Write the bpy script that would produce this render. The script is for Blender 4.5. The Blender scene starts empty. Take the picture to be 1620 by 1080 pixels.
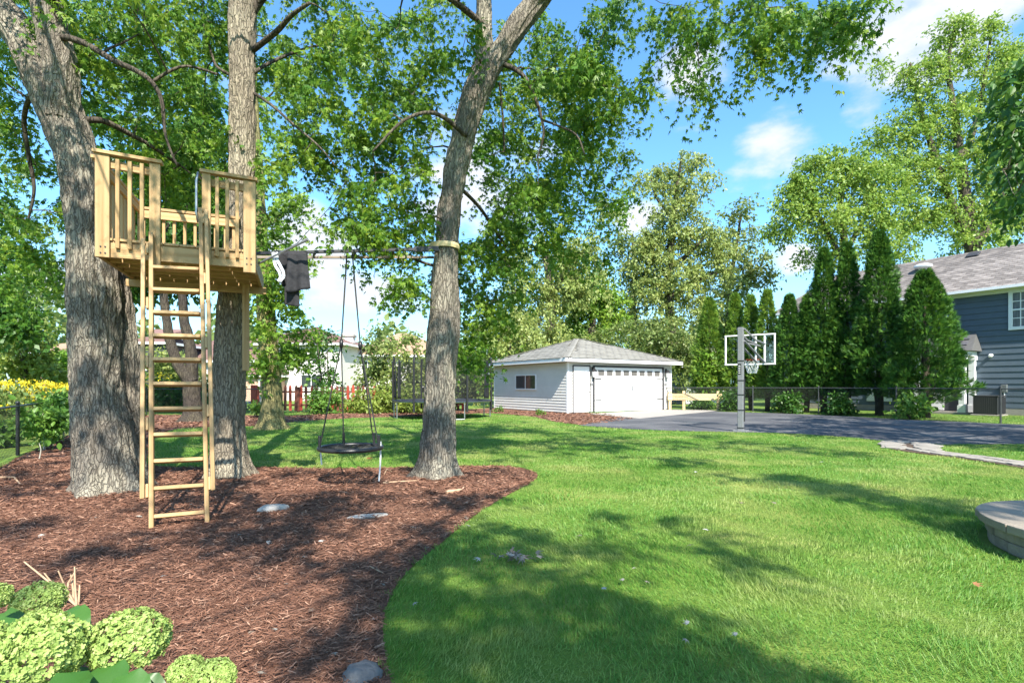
import bpy, math, random
import numpy as np
from mathutils import Vector, Matrix, noise

R = math.radians
random.seed(7)
RNG = np.random.default_rng(7)
SC = bpy.context.scene
COL = SC.collection

# ------------------------------------------------------------------ camera
F, CX, HY, H = 836.0, 810.0, 610.0, 1.3          # survey of the photograph: focal length, centre, horizon (pixels), eye height
cam_d = bpy.data.cameras.new('camera')
cam = bpy.data.objects.new('camera', cam_d); COL.objects.link(cam)
cam.location = (0, 0, H); cam.rotation_euler = (R(90), 0, 0)
cam_d.sensor_width = 36.0; cam_d.lens = 36.0 * F / 1620.0
cam_d.shift_y = (HY - 540.0) / 1620.0
cam_d.clip_start = 0.05; cam_d.clip_end = 3000
SC.camera = cam

# ------------------------------------------------------------------ sun, sky
SUN_EL = 46.0
SUN_AZ = math.atan2(0.32, -0.95)                 # measured from +Y towards +X: the sun stands behind the camera, a little right
SV = Vector((math.sin(SUN_AZ) * math.cos(R(SUN_EL)), math.cos(SUN_AZ) * math.cos(R(SUN_EL)), math.sin(R(SUN_EL))))
sd = bpy.data.lights.new('sun', 'SUN'); sd.energy = 4.6; sd.angle = R(0.53); sd.color = (1.0, 0.93, 0.82)
sun = bpy.data.objects.new('sun', sd); COL.objects.link(sun)
sun.rotation_euler = (-SV).to_track_quat('-Z', 'Y').to_euler(); sun.location = (0, -20, 40)
SC.view_settings.view_transform = 'Standard'; SC.view_settings.look = 'None'
SC.view_settings.gamma = 1.0; SC.view_settings.use_curve_mapping = False
SC.view_settings.exposure = 1.45
SC.cycles.max_bounces = 8; SC.cycles.transparent_max_bounces = 12
SC.cycles.use_denoising = True
SKY_STRENGTH = 0.15

def nd(nt, t, **k):
    n = nt.nodes.new(t)
    for a, b in k.items():
        setattr(n, a, b)
    return n

def setin(nt, sock, v):
    if isinstance(v, bpy.types.NodeSocket): nt.links.new(v, sock)
    elif v is not None: sock.default_value = v

def mth(nt, op, a, b=None, clamp=False):
    n = nd(nt, 'ShaderNodeMath', operation=op, use_clamp=clamp)
    setin(nt, n.inputs[0], a)
    if b is not None: setin(nt, n.inputs[1], b)
    return n.outputs[0]

def mixc(nt, f, a, b, mode='MIX'):
    n = nd(nt, 'ShaderNodeMix', data_type='RGBA', blend_type=mode)
    setin(nt, n.inputs['Factor'], f); setin(nt, n.inputs['A'], c4(a)); setin(nt, n.inputs['B'], c4(b))
    return n.outputs['Result']

def c4(c):
    return c if isinstance(c, bpy.types.NodeSocket) else (c[0], c[1], c[2], 1.0)

def make_world():
    w = bpy.data.worlds.new('World'); SC.world = w; w.use_nodes = True
    nt = w.node_tree; nt.nodes.clear()
    out = nd(nt, 'ShaderNodeOutputWorld'); bg = nd(nt, 'ShaderNodeBackground')
    sky = nd(nt, 'ShaderNodeTexSky', sky_type='NISHITA')
    sky.sun_disc = False; sky.sun_elevation = R(SUN_EL); sky.sun_rotation = SUN_AZ
    sky.air_density = 1.0; sky.dust_density = 0.6; sky.ozone_density = 2.0
    tc = nd(nt, 'ShaderNodeTexCoord'); sx = nd(nt, 'ShaderNodeSeparateXYZ')
    nt.links.new(tc.outputs['Generated'], sx.inputs[0])
    az = mth(nt, 'ARCTAN2', sx.outputs['X'], sx.outputs['Y'])
    el = mth(nt, 'ARCSINE', sx.outputs['Z'])
    mp = nd(nt, 'ShaderNodeMapping'); nt.links.new(tc.outputs['Generated'], mp.inputs[0])
    mp.inputs['Scale'].default_value = (1, 1, 2.0)
    n1 = nd(nt, 'ShaderNodeTexNoise'); nt.links.new(mp.outputs[0], n1.inputs['Vector'])
    n1.inputs['Scale'].default_value = 7.0; n1.inputs['Detail'].default_value = 8; n1.inputs['Roughness'].default_value = 0.55
    n2 = nd(nt, 'ShaderNodeTexNoise'); nt.links.new(mp.outputs[0], n2.inputs['Vector'])
    n2.inputs['Scale'].default_value = 2.1; n2.inputs['Detail'].default_value = 3
    # cumulus banks: azimuth, elevation, half width, half height (degrees)
    dens = None
    for a, e, wa, we, s in [(26.4, 21.9, 4.6, 3.4, 1.0), (24, 20.6, 3.2, 2.2, .8), (38, 27, 7.5, 4.5, 1.0), (44, 31, 10, 5.0, 1.0), (34, 23.8, 2.8, 2.4, .8),
                            (17.5, 30, 4.5, 5.5, .62), (-21, 13, 5.5, 4.2, 1.0), (-15, 9.5, 8, 3.0, 1.0), (13.5, 17.0, 2.6, 2.2, .95), (-43, 9, 5, 4.0, .95),
                            (-3, 22, 9, 7, .6), (28, 12.0, 2.4, 1.4, .75), (-28, 26, 8, 5, .5), (75, 28, 14, 7, 1), (-80, 24, 16, 7, 1), (120, 30, 18, 8, 1), (-130, 26, 20, 8, 1), (175, 35, 16, 8, 1)]:
        x = mth(nt, 'DIVIDE', mth(nt, 'SUBTRACT', az, R(a)), R(wa)); y = mth(nt, 'DIVIDE', mth(nt, 'SUBTRACT', el, R(e)), R(we))
        r2 = mth(nt, 'ADD', mth(nt, 'MULTIPLY', x, x), mth(nt, 'MULTIPLY', y, y))
        b = mth(nt, 'MULTIPLY', mth(nt, 'SUBTRACT', 1.0, mth(nt, 'MULTIPLY', r2, 0.6)), s)
        dens = b if dens is None else mth(nt, 'MAXIMUM', dens, b)
    dens = mth(nt, 'MAXIMUM', dens, -0.6)
    d = mth(nt, 'ADD', dens, mth(nt, 'MULTIPLY', mth(nt, 'SUBTRACT', n1.outputs['Fac'], 0.5), 2.6))
    d = mth(nt, 'ADD', d, mth(nt, 'MULTIPLY', mth(nt, 'SUBTRACT', n2.outputs['Fac'], 0.5), 0.8))
    mr = nd(nt, 'ShaderNodeMapRange', interpolation_type='SMOOTHSTEP')
    nt.links.new(d, mr.inputs['Value']); mr.inputs['From Min'].default_value = 0.32; mr.inputs['From Max'].default_value = 1.0
    hz = nd(nt, 'ShaderNodeMapRange', interpolation_type='SMOOTHSTEP')
    nt.links.new(el, hz.inputs['Value']); hz.inputs['From Min'].default_value = R(17); hz.inputs['From Max'].default_value = R(-2)
    hs = nd(nt, 'ShaderNodeHueSaturation'); nt.links.new(sky.outputs[0], hs.inputs['Color'])
    hs.inputs['Saturation'].default_value = 1.10; hs.inputs['Value'].default_value = 0.86
    air = mixc(nt, 1.0, hs.outputs[0], (.74, 1.02, 1.10), 'MULTIPLY')
    base = mixc(nt, mth(nt, 'MULTIPLY', hz.outputs[0], 0.6), air, (1.55, 2.05, 2.5))
    cl = mixc(nt, n1.outputs['Fac'], (2.0, 2.15, 2.4), (3.1, 3.1, 3.1))
    colr = mixc(nt, mth(nt, 'MULTIPLY', mr.outputs[0], 0.93), base, cl)
    nt.links.new(colr, bg.inputs['Color']); bg.inputs['Strength'].default_value = SKY_STRENGTH
    nt.links.new(bg.outputs[0], out.inputs[0])
make_world()

# ------------------------------------------------------------------ helpers: points
def G(px, py):
    y = F * H / (py - HY)
    return Vector(((px - CX) / F * y, y, 0.0))
def P(px, py, d):
    return Vector(((px - CX) / F * d, d, H - (py - HY) * d / F))

# ------------------------------------------------------------------ helpers: materials
MATS = {}
def mat(name, c1, c2=None, scale=6.0, rough=0.7, bump=0.0, bscale=None, stretch=(1, 1, 1), spec=0.3, metal=0.0, obj_var=0.0, detail=5, c3=None, c3f=0.45, c3s=1.2, bdist=0.02, coat=0):
    if name in MATS: return MATS[name]
    m = bpy.data.materials.new(name); m.use_nodes = True; nt = m.node_tree
    b = nt.nodes['Principled BSDF']
    tc = nd(nt, 'ShaderNodeTexCoord'); mp = nd(nt, 'ShaderNodeMapping'); mp.inputs['Scale'].default_value = stretch
    nt.links.new(tc.outputs['Object'], mp.inputs[0])
    n = nd(nt, 'ShaderNodeTexNoise'); nt.links.new(mp.outputs[0], n.inputs['Vector'])
    n.inputs['Scale'].default_value = scale; n.inputs['Detail'].default_value = detail; n.inputs['Roughness'].default_value = 0.6
    f = nd(nt, 'ShaderNodeMapRange'); nt.links.new(n.outputs['Fac'], f.inputs['Value']); f.inputs['From Min'].default_value = 0.3; f.inputs['From Max'].default_value = 0.7
    col = mixc(nt, f.outputs[0], c1, c2 or tuple(x * 0.8 for x in c1))
    if c3:
        n3 = nd(nt, 'ShaderNodeTexNoise'); nt.links.new(tc.outputs['Object'], n3.inputs['Vector']); n3.inputs['Scale'].default_value = c3s; n3.inputs['Detail'].default_value = 4
        f3 = nd(nt, 'ShaderNodeMapRange'); nt.links.new(n3.outputs['Fac'], f3.inputs['Value']); f3.inputs['From Min'].default_value = c3f; f3.inputs['From Max'].default_value = c3f + 0.2
        col = mixc(nt, f3.outputs[0], col, c3)
    if obj_var:
        oi = nd(nt, 'ShaderNodeObjectInfo'); hs = nd(nt, 'ShaderNodeHueSaturation')
        v = mth(nt, 'ADD', mth(nt, 'MULTIPLY', oi.outputs['Random'], obj_var), 1.0 - obj_var / 2)
        nt.links.new(v, hs.inputs['Value']); nt.links.new(col, hs.inputs['Color']); col = hs.outputs[0]
    nt.links.new(col, b.inputs['Base Color'])
    b.inputs['Roughness'].default_value = rough; b.inputs['Metallic'].default_value = metal; b.inputs['Specular IOR Level'].default_value = spec
    if coat: b.inputs['Coat Weight'].default_value = coat
    if bump:
        bn = nd(nt, 'ShaderNodeBump'); bn.inputs['Strength'].default_value = bump; bn.inputs['Distance'].default_value = bdist
        if bscale:
            n2 = nd(nt, 'ShaderNodeTexNoise'); nt.links.new(mp.outputs[0], n2.inputs['Vector']); n2.inputs['Scale'].default_value = bscale; n2.inputs['Detail'].default_value = 6
            nt.links.new(n2.outputs['Fac'], bn.inputs['Height'])
        else: nt.links.new(n.outputs['Fac'], bn.inputs['Height'])
        nt.links.new(bn.outputs[0], b.inputs['Normal'])
    MATS[name] = m
    return m

def leaf_mat(name, cols, trans=0.35, rough=0.45, spec=0.35, patch=None, pscale=0.35, pmin=0.5, pw=0.15):
    """a leaf: colour differs from leaf to leaf (attribute rnd), part of the light passes through"""
    m = bpy.data.materials.new(name); m.use_nodes = True; nt = m.node_tree
    b = nt.nodes['Principled BSDF']; out = nt.nodes['Material Output']
    at = nd(nt, 'ShaderNodeAttribute', attribute_name='rnd')
    rp = nd(nt, 'ShaderNodeValToRGB'); nt.links.new(at.outputs['Fac'], rp.inputs['Fac'])
    el = rp.color_ramp.elements
    el[0].position = 0.0; el[0].color = c4(cols[0]); el[1].position = 1.0; el[1].color = c4(cols[-1])
    for i, c in enumerate(cols[1:-1]):
        e = el.new((i + 1) / (len(cols) - 1)); e.color = c4(c)
    col = rp.outputs['Color']
    if patch:
        tc = nd(nt, 'ShaderNodeTexCoord'); n = nd(nt, 'ShaderNodeTexNoise'); nt.links.new(tc.outputs['Object'], n.inputs['Vector'])
        n.inputs['Scale'].default_value = pscale; n.inputs['Detail'].default_value = 4; n.inputs['Roughness'].default_value = 0.65
        f = nd(nt, 'ShaderNodeMapRange'); nt.links.new(n.outputs['Fac'], f.inputs['Value']); f.inputs['From Min'].default_value = pmin; f.inputs['From Max'].default_value = pmin + pw
        col = mixc(nt, mth(nt, 'MULTIPLY', f.outputs[0], 0.75), col, patch)
    nt.links.new(col, b.inputs['Base Color']); b.inputs['Roughness'].default_value = rough; b.inputs['Specular IOR Level'].default_value = spec
    tr = nd(nt, 'ShaderNodeBsdfTranslucent'); mx = nd(nt, 'ShaderNodeMixShader'); mx.inputs[0].default_value = trans
    hs = nd(nt, 'ShaderNodeHueSaturation'); nt.links.new(col, hs.inputs['Color']); hs.inputs['Value'].default_value = 1.5; hs.inputs['Hue'].default_value = 0.485
    nt.links.new(hs.outputs[0], tr.inputs['Color'])
    nt.links.new(b.outputs[0], mx.inputs[1]); nt.links.new(tr.outputs[0], mx.inputs[2]); nt.links.new(mx.outputs[0], out.inputs['Surface'])
    MATS[name] = m
    return m

def glass_mat(name, tint=(0.02, 0.025, 0.03), rough=0.04):
    m = bpy.data.materials.new(name); m.use_nodes = True; b = m.node_tree.nodes['Principled BSDF']
    b.inputs['Base Color'].default_value = c4(tint); b.inputs['Roughness'].default_value = rough; b.inputs['Specular IOR Level'].default_value = 0.8
    return m

# ------------------------------------------------------------------ helpers: objects
WM = {}
def link(o, M, parent=None):
    COL.objects.link(o); WM[o.name] = M
    if parent:
        o.parent = parent; o.matrix_basis = WM[parent.name].inverted() @ M
    else: o.matrix_basis = M
    return o
def tag(o, label=None, cat=None, group=None, kind=None):
    if label: o['label'] = label
    if cat: o['category'] = cat
    if group: o['group'] = group
    if kind: o['kind'] = kind
    return o
def thing(name, label, cat, loc=(0, 0, 0), group=None, rz=0.0):
    o = bpy.data.objects.new(name, None); o.empty_display_size = 0.2
    link(o, Matrix.Translation(Vector(loc)) @ Matrix.Rotation(rz, 4, 'Z'))
    return tag(o, label, cat, group)

class MB:
    """collects shapes (world coordinates unless an own frame is given) into one mesh"""
    def __init__(s): s.v = []; s.f = []
    def add(s, vs, fs):
        k = len(s.v); s.v += [Vector(v) for v in vs]; s.f += [tuple(i + k for i in f) for f in fs]; return s
    def box(s, c, size, M=None, taper=1.0):
        x, y, z = size[0] / 2, size[1] / 2, size[2] / 2; t = taper
        vs = [(-x, -y, -z), (x, -y, -z), (x, y, -z), (-x, y, -z), (-x * t, -y * t, z), (x * t, -y * t, z), (x * t, y * t, z), (-x * t, y * t, z)]
        c = Vector(c); vs = [(M @ Vector(v) if M else Vector(v)) + c for v in vs]
        return s.add(vs, [(0, 3, 2, 1), (4, 5, 6, 7), (0, 1, 5, 4), (1, 2, 6, 5), (2, 3, 7, 6), (3, 0, 4, 7)])
    def bbox(s, c, size, ch=0.004, M=None):
        """box with chamfered vertical and horizontal edges"""
        x, y, z = size[0] / 2, size[1] / 2, size[2] / 2; k = min(ch, x * .4, y * .4, z * .4); c = Vector(c); vs = []
        for (zz, e) in ((-z, k), (-z + k, 0), (z - k, 0), (z, k)):
            a, b = x - e, y - e
            for v in ((-a + k, -b), (a - k, -b), (a, -b + k), (a, b - k), (a - k, b), (-a + k, b), (-a, b - k), (-a, -b + k)): vs.append((v[0], v[1], zz))
        vs = [(M @ Vector(v) if M else Vector(v)) + c for v in vs]
        fs = [tuple(range(7, -1, -1)), tuple(range(24, 32))]
        for r in range(3):
            for i in range(8): j = (i + 1) % 8; fs.append((r * 8 + i, r * 8 + j, r * 8 + 8 + j, r * 8 + 8 + i))
        return s.add(vs, fs)
    def beam(s, a, b, w, h, up=(0, 0, 1)):
        a, b = Vector(a), Vector(b); x = (b - a); L = x.length; x.normalize(); u = Vector(up)
        y = u.cross(x)
        if y.length < 1e-4: y = Vector((0, 1, 0)).cross(x)
        y.normalize(); z = x.cross(y)
        return s.bbox((a + b) / 2, (L, w, h), 0.003, Matrix((x, y, z)).transposed())
    def tube(s, pts, rad, n=8, cap=True):
        pts = [Vector(p) for p in pts]
        if not hasattr(rad, '__len__'): rad = [rad] * len(pts)
        k = len(s.v); u = None
        for i, p in enumerate(pts):
            t = (pts[min(i + 1, len(pts) - 1)] - pts[max(i - 1, 0)])
            if t.length < 1e-9: t = Vector((0, 0, 1))
            t.normalize()
            if u is None:
                u = t.orthogonal().normalized()
            else:
                u = u - t * u.dot(t)
                if u.length < 1e-6: u = t.orthogonal()
                u.normalize()
            w = t.cross(u)
            for j in range(n):
                a = 2 * math.pi * j / n; s.v.append(p + (u * math.cos(a) + w * math.sin(a)) * rad[i])
        for i in range(len(pts) - 1):
            for j in range(n):
                j2 = (j + 1) % n; s.f.append((k + i * n + j, k + i * n + j2, k + (i + 1) * n + j2, k + (i + 1) * n + j))
        if cap:
            s.f.append(tuple(k + j for j in range(n - 1, -1, -1))); e = k + (len(pts) - 1) * n; s.f.append(tuple(e + j for j in range(n)))
        return s
    def ring(s, c, r, rt, n=40, m=6, squash=1.0):
        c = Vector(c); pts = []; k = len(s.v)
        for i in range(n):
            a = 2 * math.pi * i / n
            for j in range(m):
                b = 2 * math.pi * j / m
                s.v.append(c + Vector(((r + rt * math.cos(b)) * math.cos(a), (r + rt * math.cos(b)) * math.sin(a), rt * squash * math.sin(b))))
        for i in range(n):
            for j in range(m):
                i2, j2 = (i + 1) % n, (j + 1) % m
                s.f.append((k + i * m + j, k + i2 * m + j, k + i2 * m + j2, k + i * m + j2))
        return s
    def prism(s, poly, z0, z1):
        n = len(poly); vs = [(p[0], p[1], z0) for p in poly] + [(p[0], p[1], z1) for p in poly]
        return s.add(vs, [tuple(range(n - 1, -1, -1)), tuple(range(n, 2 * n))] + [(i, (i + 1) % n, n + (i + 1) % n, n + i) for i in range(n)])
    def sphere(s, c, r, n=12, m=8, sc=(1, 1, 1)):
        c = Vector(c); k = len(s.v)
        for i in range(m + 1):
            t = math.pi * i / m
            for j in range(n):
                a = 2 * math.pi * j / n
                s.v.append(c + Vector((r * sc[0] * math.sin(t) * math.cos(a), r * sc[1] * math.sin(t) * math.sin(a), r * sc[2] * math.cos(t))))
        for i in range(m):
            for j in range(n):
                j2 = (j + 1) % n; s.f.append((k + i * n + j, k + (i + 1) * n + j, k + (i + 1) * n + j2, k + i * n + j2))
        return s
    def mesh(s, name, M=None):
        me = bpy.data.meshes.new(name)
        inv = M.inverted() if M else None
        me.from_pydata([tuple(inv @ v) if inv else tuple(v) for v in s.v], [], s.f); me.update()
        return me
    def build(s, name, m, parent=None, M=None, smooth=False, local=False):
        """one mesh object; world vertices are taken into the frame M (the parent's frame when none is given)"""
        W = M if M is not None else (WM[parent.name] if parent else Matrix.Identity(4))
        me = s.mesh(name, None if local else W)
        if m: me.materials.append(m)
        if smooth: me.polygons.foreach_set('use_smooth', [True] * len(me.polygons))
        return link(bpy.data.objects.new(name, me), W, parent)

BOARD_CACHE = {}
def frame(a, b, up=(0, 0, 1)):
    a, b = Vector(a), Vector(b); x = (b - a).normalized(); y = Vector(up).cross(x)
    if y.length < 1e-4: y = Vector((0, 1, 0)).cross(x)
    y.normalize(); z = x.cross(y)
    M = Matrix((x, y, z)).transposed().to_4x4(); M.translation = (a + b) / 2
    return M
def board(name, a, b, w, h, m, parent, up=(0, 0, 1)):
    """a board from a to b as an object of its own; its long axis is its local X. w: across, h: along up"""
    L = (Vector(b) - Vector(a)).length; key = (round(L, 4), round(w, 4), round(h, 4), m.name, name)
    me = BOARD_CACHE.get(key)
    if me is None:
        me = MB().bbox((0, 0, 0), (L, w, h), 0.004).mesh(name); me.materials.append(m); BOARD_CACHE[key] = me
    return link(bpy.data.objects.new(name, me), frame(a, b, up), parent)
def piece(name, me, M, parent):
    return link(bpy.data.objects.new(name, me), M, parent)

def np_mesh(name, V, Fc, m, rnd=None, parent=None, smooth=False):
    """fast mesh from numpy arrays, all faces of one size"""
    V = np.ascontiguousarray(V, dtype=np.float32).reshape(-1, 3); Fc = np.ascontiguousarray(Fc, dtype=np.int32)
    if parent is not None:
        t = WM[parent.name].translation; V = V - np.array(t, dtype=np.float32)
    nf, k = Fc.shape; me = bpy.data.meshes.new(name)
    me.vertices.add(len(V)); me.vertices.foreach_set('co', V.ravel())
    me.loops.add(nf * k); me.loops.foreach_set('vertex_index', Fc.ravel())
    me.polygons.add(nf); me.polygons.foreach_set('loop_start', np.arange(0, nf * k, k, dtype=np.int32))
    if rnd is not None:
        a = me.attributes.new('rnd', 'FLOAT', 'FACE'); a.data.foreach_set('value', np.ascontiguousarray(rnd, dtype=np.float32))
    if smooth: me.polygons.foreach_set('use_smooth', np.ones(nf, dtype=bool))
    me.update(calc_edges=True)
    me.materials.append(m)
    o = bpy.data.objects.new(name, me)
    return link(o, Matrix.Translation(WM[parent.name].translation) if parent is not None else Matrix.Identity(4), parent)

def unit(a):
    return a / np.maximum(np.linalg.norm(a, axis=1, keepdims=True), 1e-9)
def place(T, Fc, pos, yd, zd, sc):
    y = unit(yd); x = unit(np.cross(y, zd)); z = np.cross(x, y)
    T = np.asarray(T, dtype=float); s = sc[:, None, None]
    V = pos[:, None, :] + s * (T[None, :, 0:1] * x[:, None] + T[None, :, 1:2] * y[:, None] + T[None, :, 2:3] * z[:, None])
    Fa = np.asarray(Fc, dtype=np.int64)
    fa = (Fa[None] + (np.arange(len(pos)) * len(T))[:, None, None]).reshape(-1, Fa.shape[1])
    return V.reshape(-1, 3), fa
MAPLE = ([(0, 0, 0), (.10, .40, .03), (0, 1.0, -.12), (-.10, .40, .03), (.30, .42, -.02), (.52, .74, -.14), (-.30, .42, -.02), (-.52, .74, -.14), (.44, .20, -.1), (-.44, .20, -.1)],
         [(0, 1, 2), (0, 2, 3), (0, 4, 5), (0, 5, 1), (0, 3, 7), (0, 7, 6), (0, 8, 4), (0, 6, 9)])
LOZ = ([(0, 0, 0), (.30, .45, .06), (0, 1, -.08), (-.30, .45, .06)], [(0, 1, 2, 3)])
OVAL = ([(0, 0, 0), (.22, .2, .05), (.30, .5, .07), (.16, .82, .02), (0, 1, -.08), (-.16, .82, .02), (-.30, .5, .07), (-.22, .2, .05)], [(0, 1, 2), (0, 2, 3), (0, 3, 4), (0, 4, 5), (0, 5, 6), (0, 6, 7)])
FAN = ([(0, 0, 0), (.07, .5, .03), (0, 1, -.04), (-.07, .5, .03), (.18, .46, .01), (.34, .80, -.04), (.13, .62, .02), (-.13, .62, .02), (-.34, .80, -.04), (-.18, .46, .01), (.24, .26, -.02), (.40, .42, -.06), (-.24, .26, -.02), (-.40, .42, -.06)],
       [(0, 1, 2), (0, 2, 3), (0, 4, 5), (0, 5, 6), (0, 7, 8), (0, 8, 9), (0, 10, 11), (0, 13, 12)])
SPRAY = ([(0, 0, 0), (.17, .35, .03), (.20, .72, 0), (0, 1, -.05), (-.20, .72, 0), (-.17, .35, .03)], [(0, 1, 2, 3), (0, 3, 4, 5)])

def inside(poly, X, Y):
    c = np.zeros(len(X), dtype=bool); n = len(poly)
    for i in range(n):
        x1, y1 = poly[i][0], poly[i][1]; x2, y2 = poly[(i + 1) % n][0], poly[(i + 1) % n][1]
        if y1 == y2: continue
        hit = ((y1 > Y) != (y2 > Y)) & (X < (x2 - x1) * (Y - y1) / (y2 - y1) + x1)
        c ^= hit
    return c

# ------------------------------------------------------------------ helpers: trees
def crm(pts, n):
    """Catmull-Rom through (Vector, r) points, n samples"""
    out = []; m = len(pts) - 1
    for i in range(n):
        t = i / (n - 1) * m; k = min(int(t), m - 1); f = t - k
        p = [pts[max(0, min(m, k + j))] for j in (-1, 0, 1, 2)]
        q = 0.5 * ((2 * p[1][0]) + (p[2][0] - p[0][0]) * f + (2 * p[0][0] - 5 * p[1][0] + 4 * p[2][0] - p[3][0]) * f * f + (3 * p[1][0] - p[0][0] - 3 * p[2][0] + p[3][0]) * f ** 3)
        out.append((q, p[1][1] * (1 - f) + p[2][1] * f))
    return out
def bark_tube(mb, pts, nseg, nring, amp, fx, fz, seed=0, flare=0.0):
    """a trunk whose bark ridges are real relief"""
    m_ = len(pts) - 1; Q = crm(pts, nring * 3); P_ = [Q[min(len(Q) - 1, int((i / (nring - 1)) ** 1.35 * (len(Q) - 1) + .5))] for i in range(nring)]
    k = len(mb.v); u = None; z0 = pts[0][0].z
    for i, (p, r) in enumerate(P_):
        t = (P_[min(i + 2, nring - 1)][0] - P_[max(i - 2, 0)][0])
        t = t.normalized() if t.length > 1e-6 else Vector((0, 0, 1))
        hgt_ = max(0, min(1, (p.z - z0) / .8)); t = (t * hgt_ + Vector((0, 0, 1)) * (1 - hgt_)).normalized() if z0 < .3 else t
        if i == 0 and z0 < .3: p = p - Vector((0, 0, .12))
        if u is None: u = Vector((1, 0, 0))
        u = (u - t * u.dot(t)).normalized(); w = t.cross(u)
        fl = flare * math.exp(-(p.z - z0) / 0.22) if flare else 0
        for j in range(nseg):
            a = 2 * math.pi * j / nseg; ca, sa = math.cos(a), math.sin(a)
            q = Vector((ca * r * fx + seed, sa * r * fx, p.z * fz))
            n1 = noise.noise(q); n2 = noise.noise(q * 2.3 + Vector((5, 1, 2))); lo = noise.noise(Vector((ca * 1.3 + seed, sa * 1.3, p.z * 0.9)))
            n3 = noise.noise(Vector((ca * r * fx * .45 + seed, sa * r * fx * .45, p.z * fz * .5 + 9)))
            d = amp * ((0.55 - min(1.0, abs(n1 + .35 * n3) * 3.0)) + 0.45 * n2 + .4 * n3) + r * 0.08 * lo
            d += r * fl * (0.35 + 1.25 * max(0, math.sin(a * 5 + seed * 3 + 0.9 * math.sin(a * 2))) ** 1.6)
            mb.v.append(p + (u * ca + w * sa) * (r + d))
    for i in range(nring - 1):
        for j in range(nseg):
            j2 = (j + 1) % nseg; mb.f.append((k + i * nseg + j, k + i * nseg + j2, k + (i + 1) * nseg + j2, k + (i + 1) * nseg + j))
    e = k + (nring - 1) * nseg; mb.f.append(tuple(e + j for j in range(nseg)))

def leaves_for(cl, n, size, crad, rng, droop=0.5, ntw=7, kind='maple', up=0.7):
    """leaf positions on twigs that spread from each cluster centre and droop"""
    N = len(cl); tw = np.repeat(np.arange(N), ntw)
    dr = rng.normal(size=(N * ntw, 3)); dr[:, 2] *= 0.6; dr = unit(dr); ln = crad * rng.uniform(0.6, 1.35, N * ntw)
    per = max(1, n // ntw); idx = np.repeat(np.arange(N * ntw), per); M = len(idx)
    t = rng.uniform(0.12, 1.0, M); L = ln[idx]
    pos = cl[tw[idx]] + dr[idx] * (t * L)[:, None]; pos[:, 2] -= droop * (t ** 2) * L
    pos += rng.normal(size=(M, 3)) * size * 0.45
    yd = dr[idx] * 0.6 + rng.normal(size=(M, 3)) * 0.55; yd[:, 2] -= droop * 1.3
    zd = rng.normal(size=(M, 3)) * 0.65; zd[:, 2] += up
    sc = size * rng.uniform(0.6, 1.2, M)
    base = rng.uniform(0, 1, N)[tw[idx]]
    rnd = np.clip(0.55 * rng.uniform(0, 1, M) + 0.45 * base, 0, 1)
    return pos, yd, zd, sc, rnd

def tree(name, label, limbs, cl, leaf, lmat, bmat, n=90, size=0.11, crad=0.45, droop=0.5, ntw=7, detail=0, barkp=(72, 150, .02, 13, 3.2), flare=0.55, group=None, cat='tree', seed=1, minr=0.006, up=0.7, twig=1.0, hmin=1.5, extra=None):
    rng = np.random.default_rng(seed); rs = random.Random(seed)
    b = limbs[0][0][0]; root = thing(name, label, cat, (b.x, b.y, 0), group)
    tb, bb = MB(), MB()
    for i, l in enumerate(limbs):
        if i < detail: bark_tube(tb, l, barkp[0], barkp[1], barkp[2], barkp[3], barkp[4], seed + i * 3.1, flare if l[0][0].z < 0.3 else 0)
        else:
            s_ = crm(l, max(5, 4 * len(l))); (tb if i == 0 else bb).tube([q for q, _ in s_], [r for _, r in s_], 10 if l[0][1] > .05 else 6)
    nodes, rad = [], []
    for l in limbs:
        for q, r in crm(l, 12 * len(l)):
            if q.z > hmin: nodes.append(tuple(q)); rad.append(r)
    nodes = np.array(nodes); rad = np.array(rad)
    cl = np.asarray(cl, dtype=float)
    dd = np.array([np.min(np.linalg.norm(nodes - c, axis=1)) for c in cl])
    for ci in np.argsort(dd):
        c = cl[ci]; v = nodes - c; d = np.linalg.norm(v, axis=1) + np.maximum(0, v[:, 2]) * 0.35
        k = int(np.argmin(d)); a = Vector(nodes[k]); e = Vector(c); L = (e - a).length
        if L < 0.05: continue
        r0 = min(rad[k] * 0.62, (0.010 + 0.013 * L) * twig); r0 = max(r0, minr); r1 = max(minr * 0.6, r0 * 0.3)
        mid = (a + e) / 2 + Vector((rs.uniform(-.1, .1), rs.uniform(-.1, .1), rs.uniform(.0, .22))) * L
        pts, rr = [], []
        for t in (0, .2, .4, .6, .8, 1):
            q = a * (1 - t) ** 2 + mid * 2 * t * (1 - t) + e * t * t + Vector((rs.uniform(-1, 1), rs.uniform(-1, 1), rs.uniform(-1, 1))) * L * (0.03 if 0 < t < 1 else 0)
            pts.append(q); rr.append(r0 + (r1 - r0) * t)
        bb.tube(pts, rr, 5, cap=False)
        nodes = np.vstack([nodes, np.array([tuple(q) for q in pts[1:]])]); rad = np.concatenate([rad, rr[1:]])
    tb.build('trunk', bmat, root, smooth=True)
    if bb.v:
        bo_ = bb.build('branches', MATS['far_bark'] if detail else bmat, root, smooth=True)
        if detail < 2 or name != 'maple_tree': bo_['kind'] = 'stuff'
    T = {'maple': MAPLE, 'loz': LOZ, 'oval': OVAL}[leaf]
    pos, yd, zd, sc, rnd = leaves_for(cl, n, size, crad, rng, droop, ntw, leaf, up)
    V, Fc = place(T[0], T[1], pos, yd, zd, sc)
    np_mesh('crown', V, Fc, lmat, np.repeat(rnd, len(T[1])), root)
    return root

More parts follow.
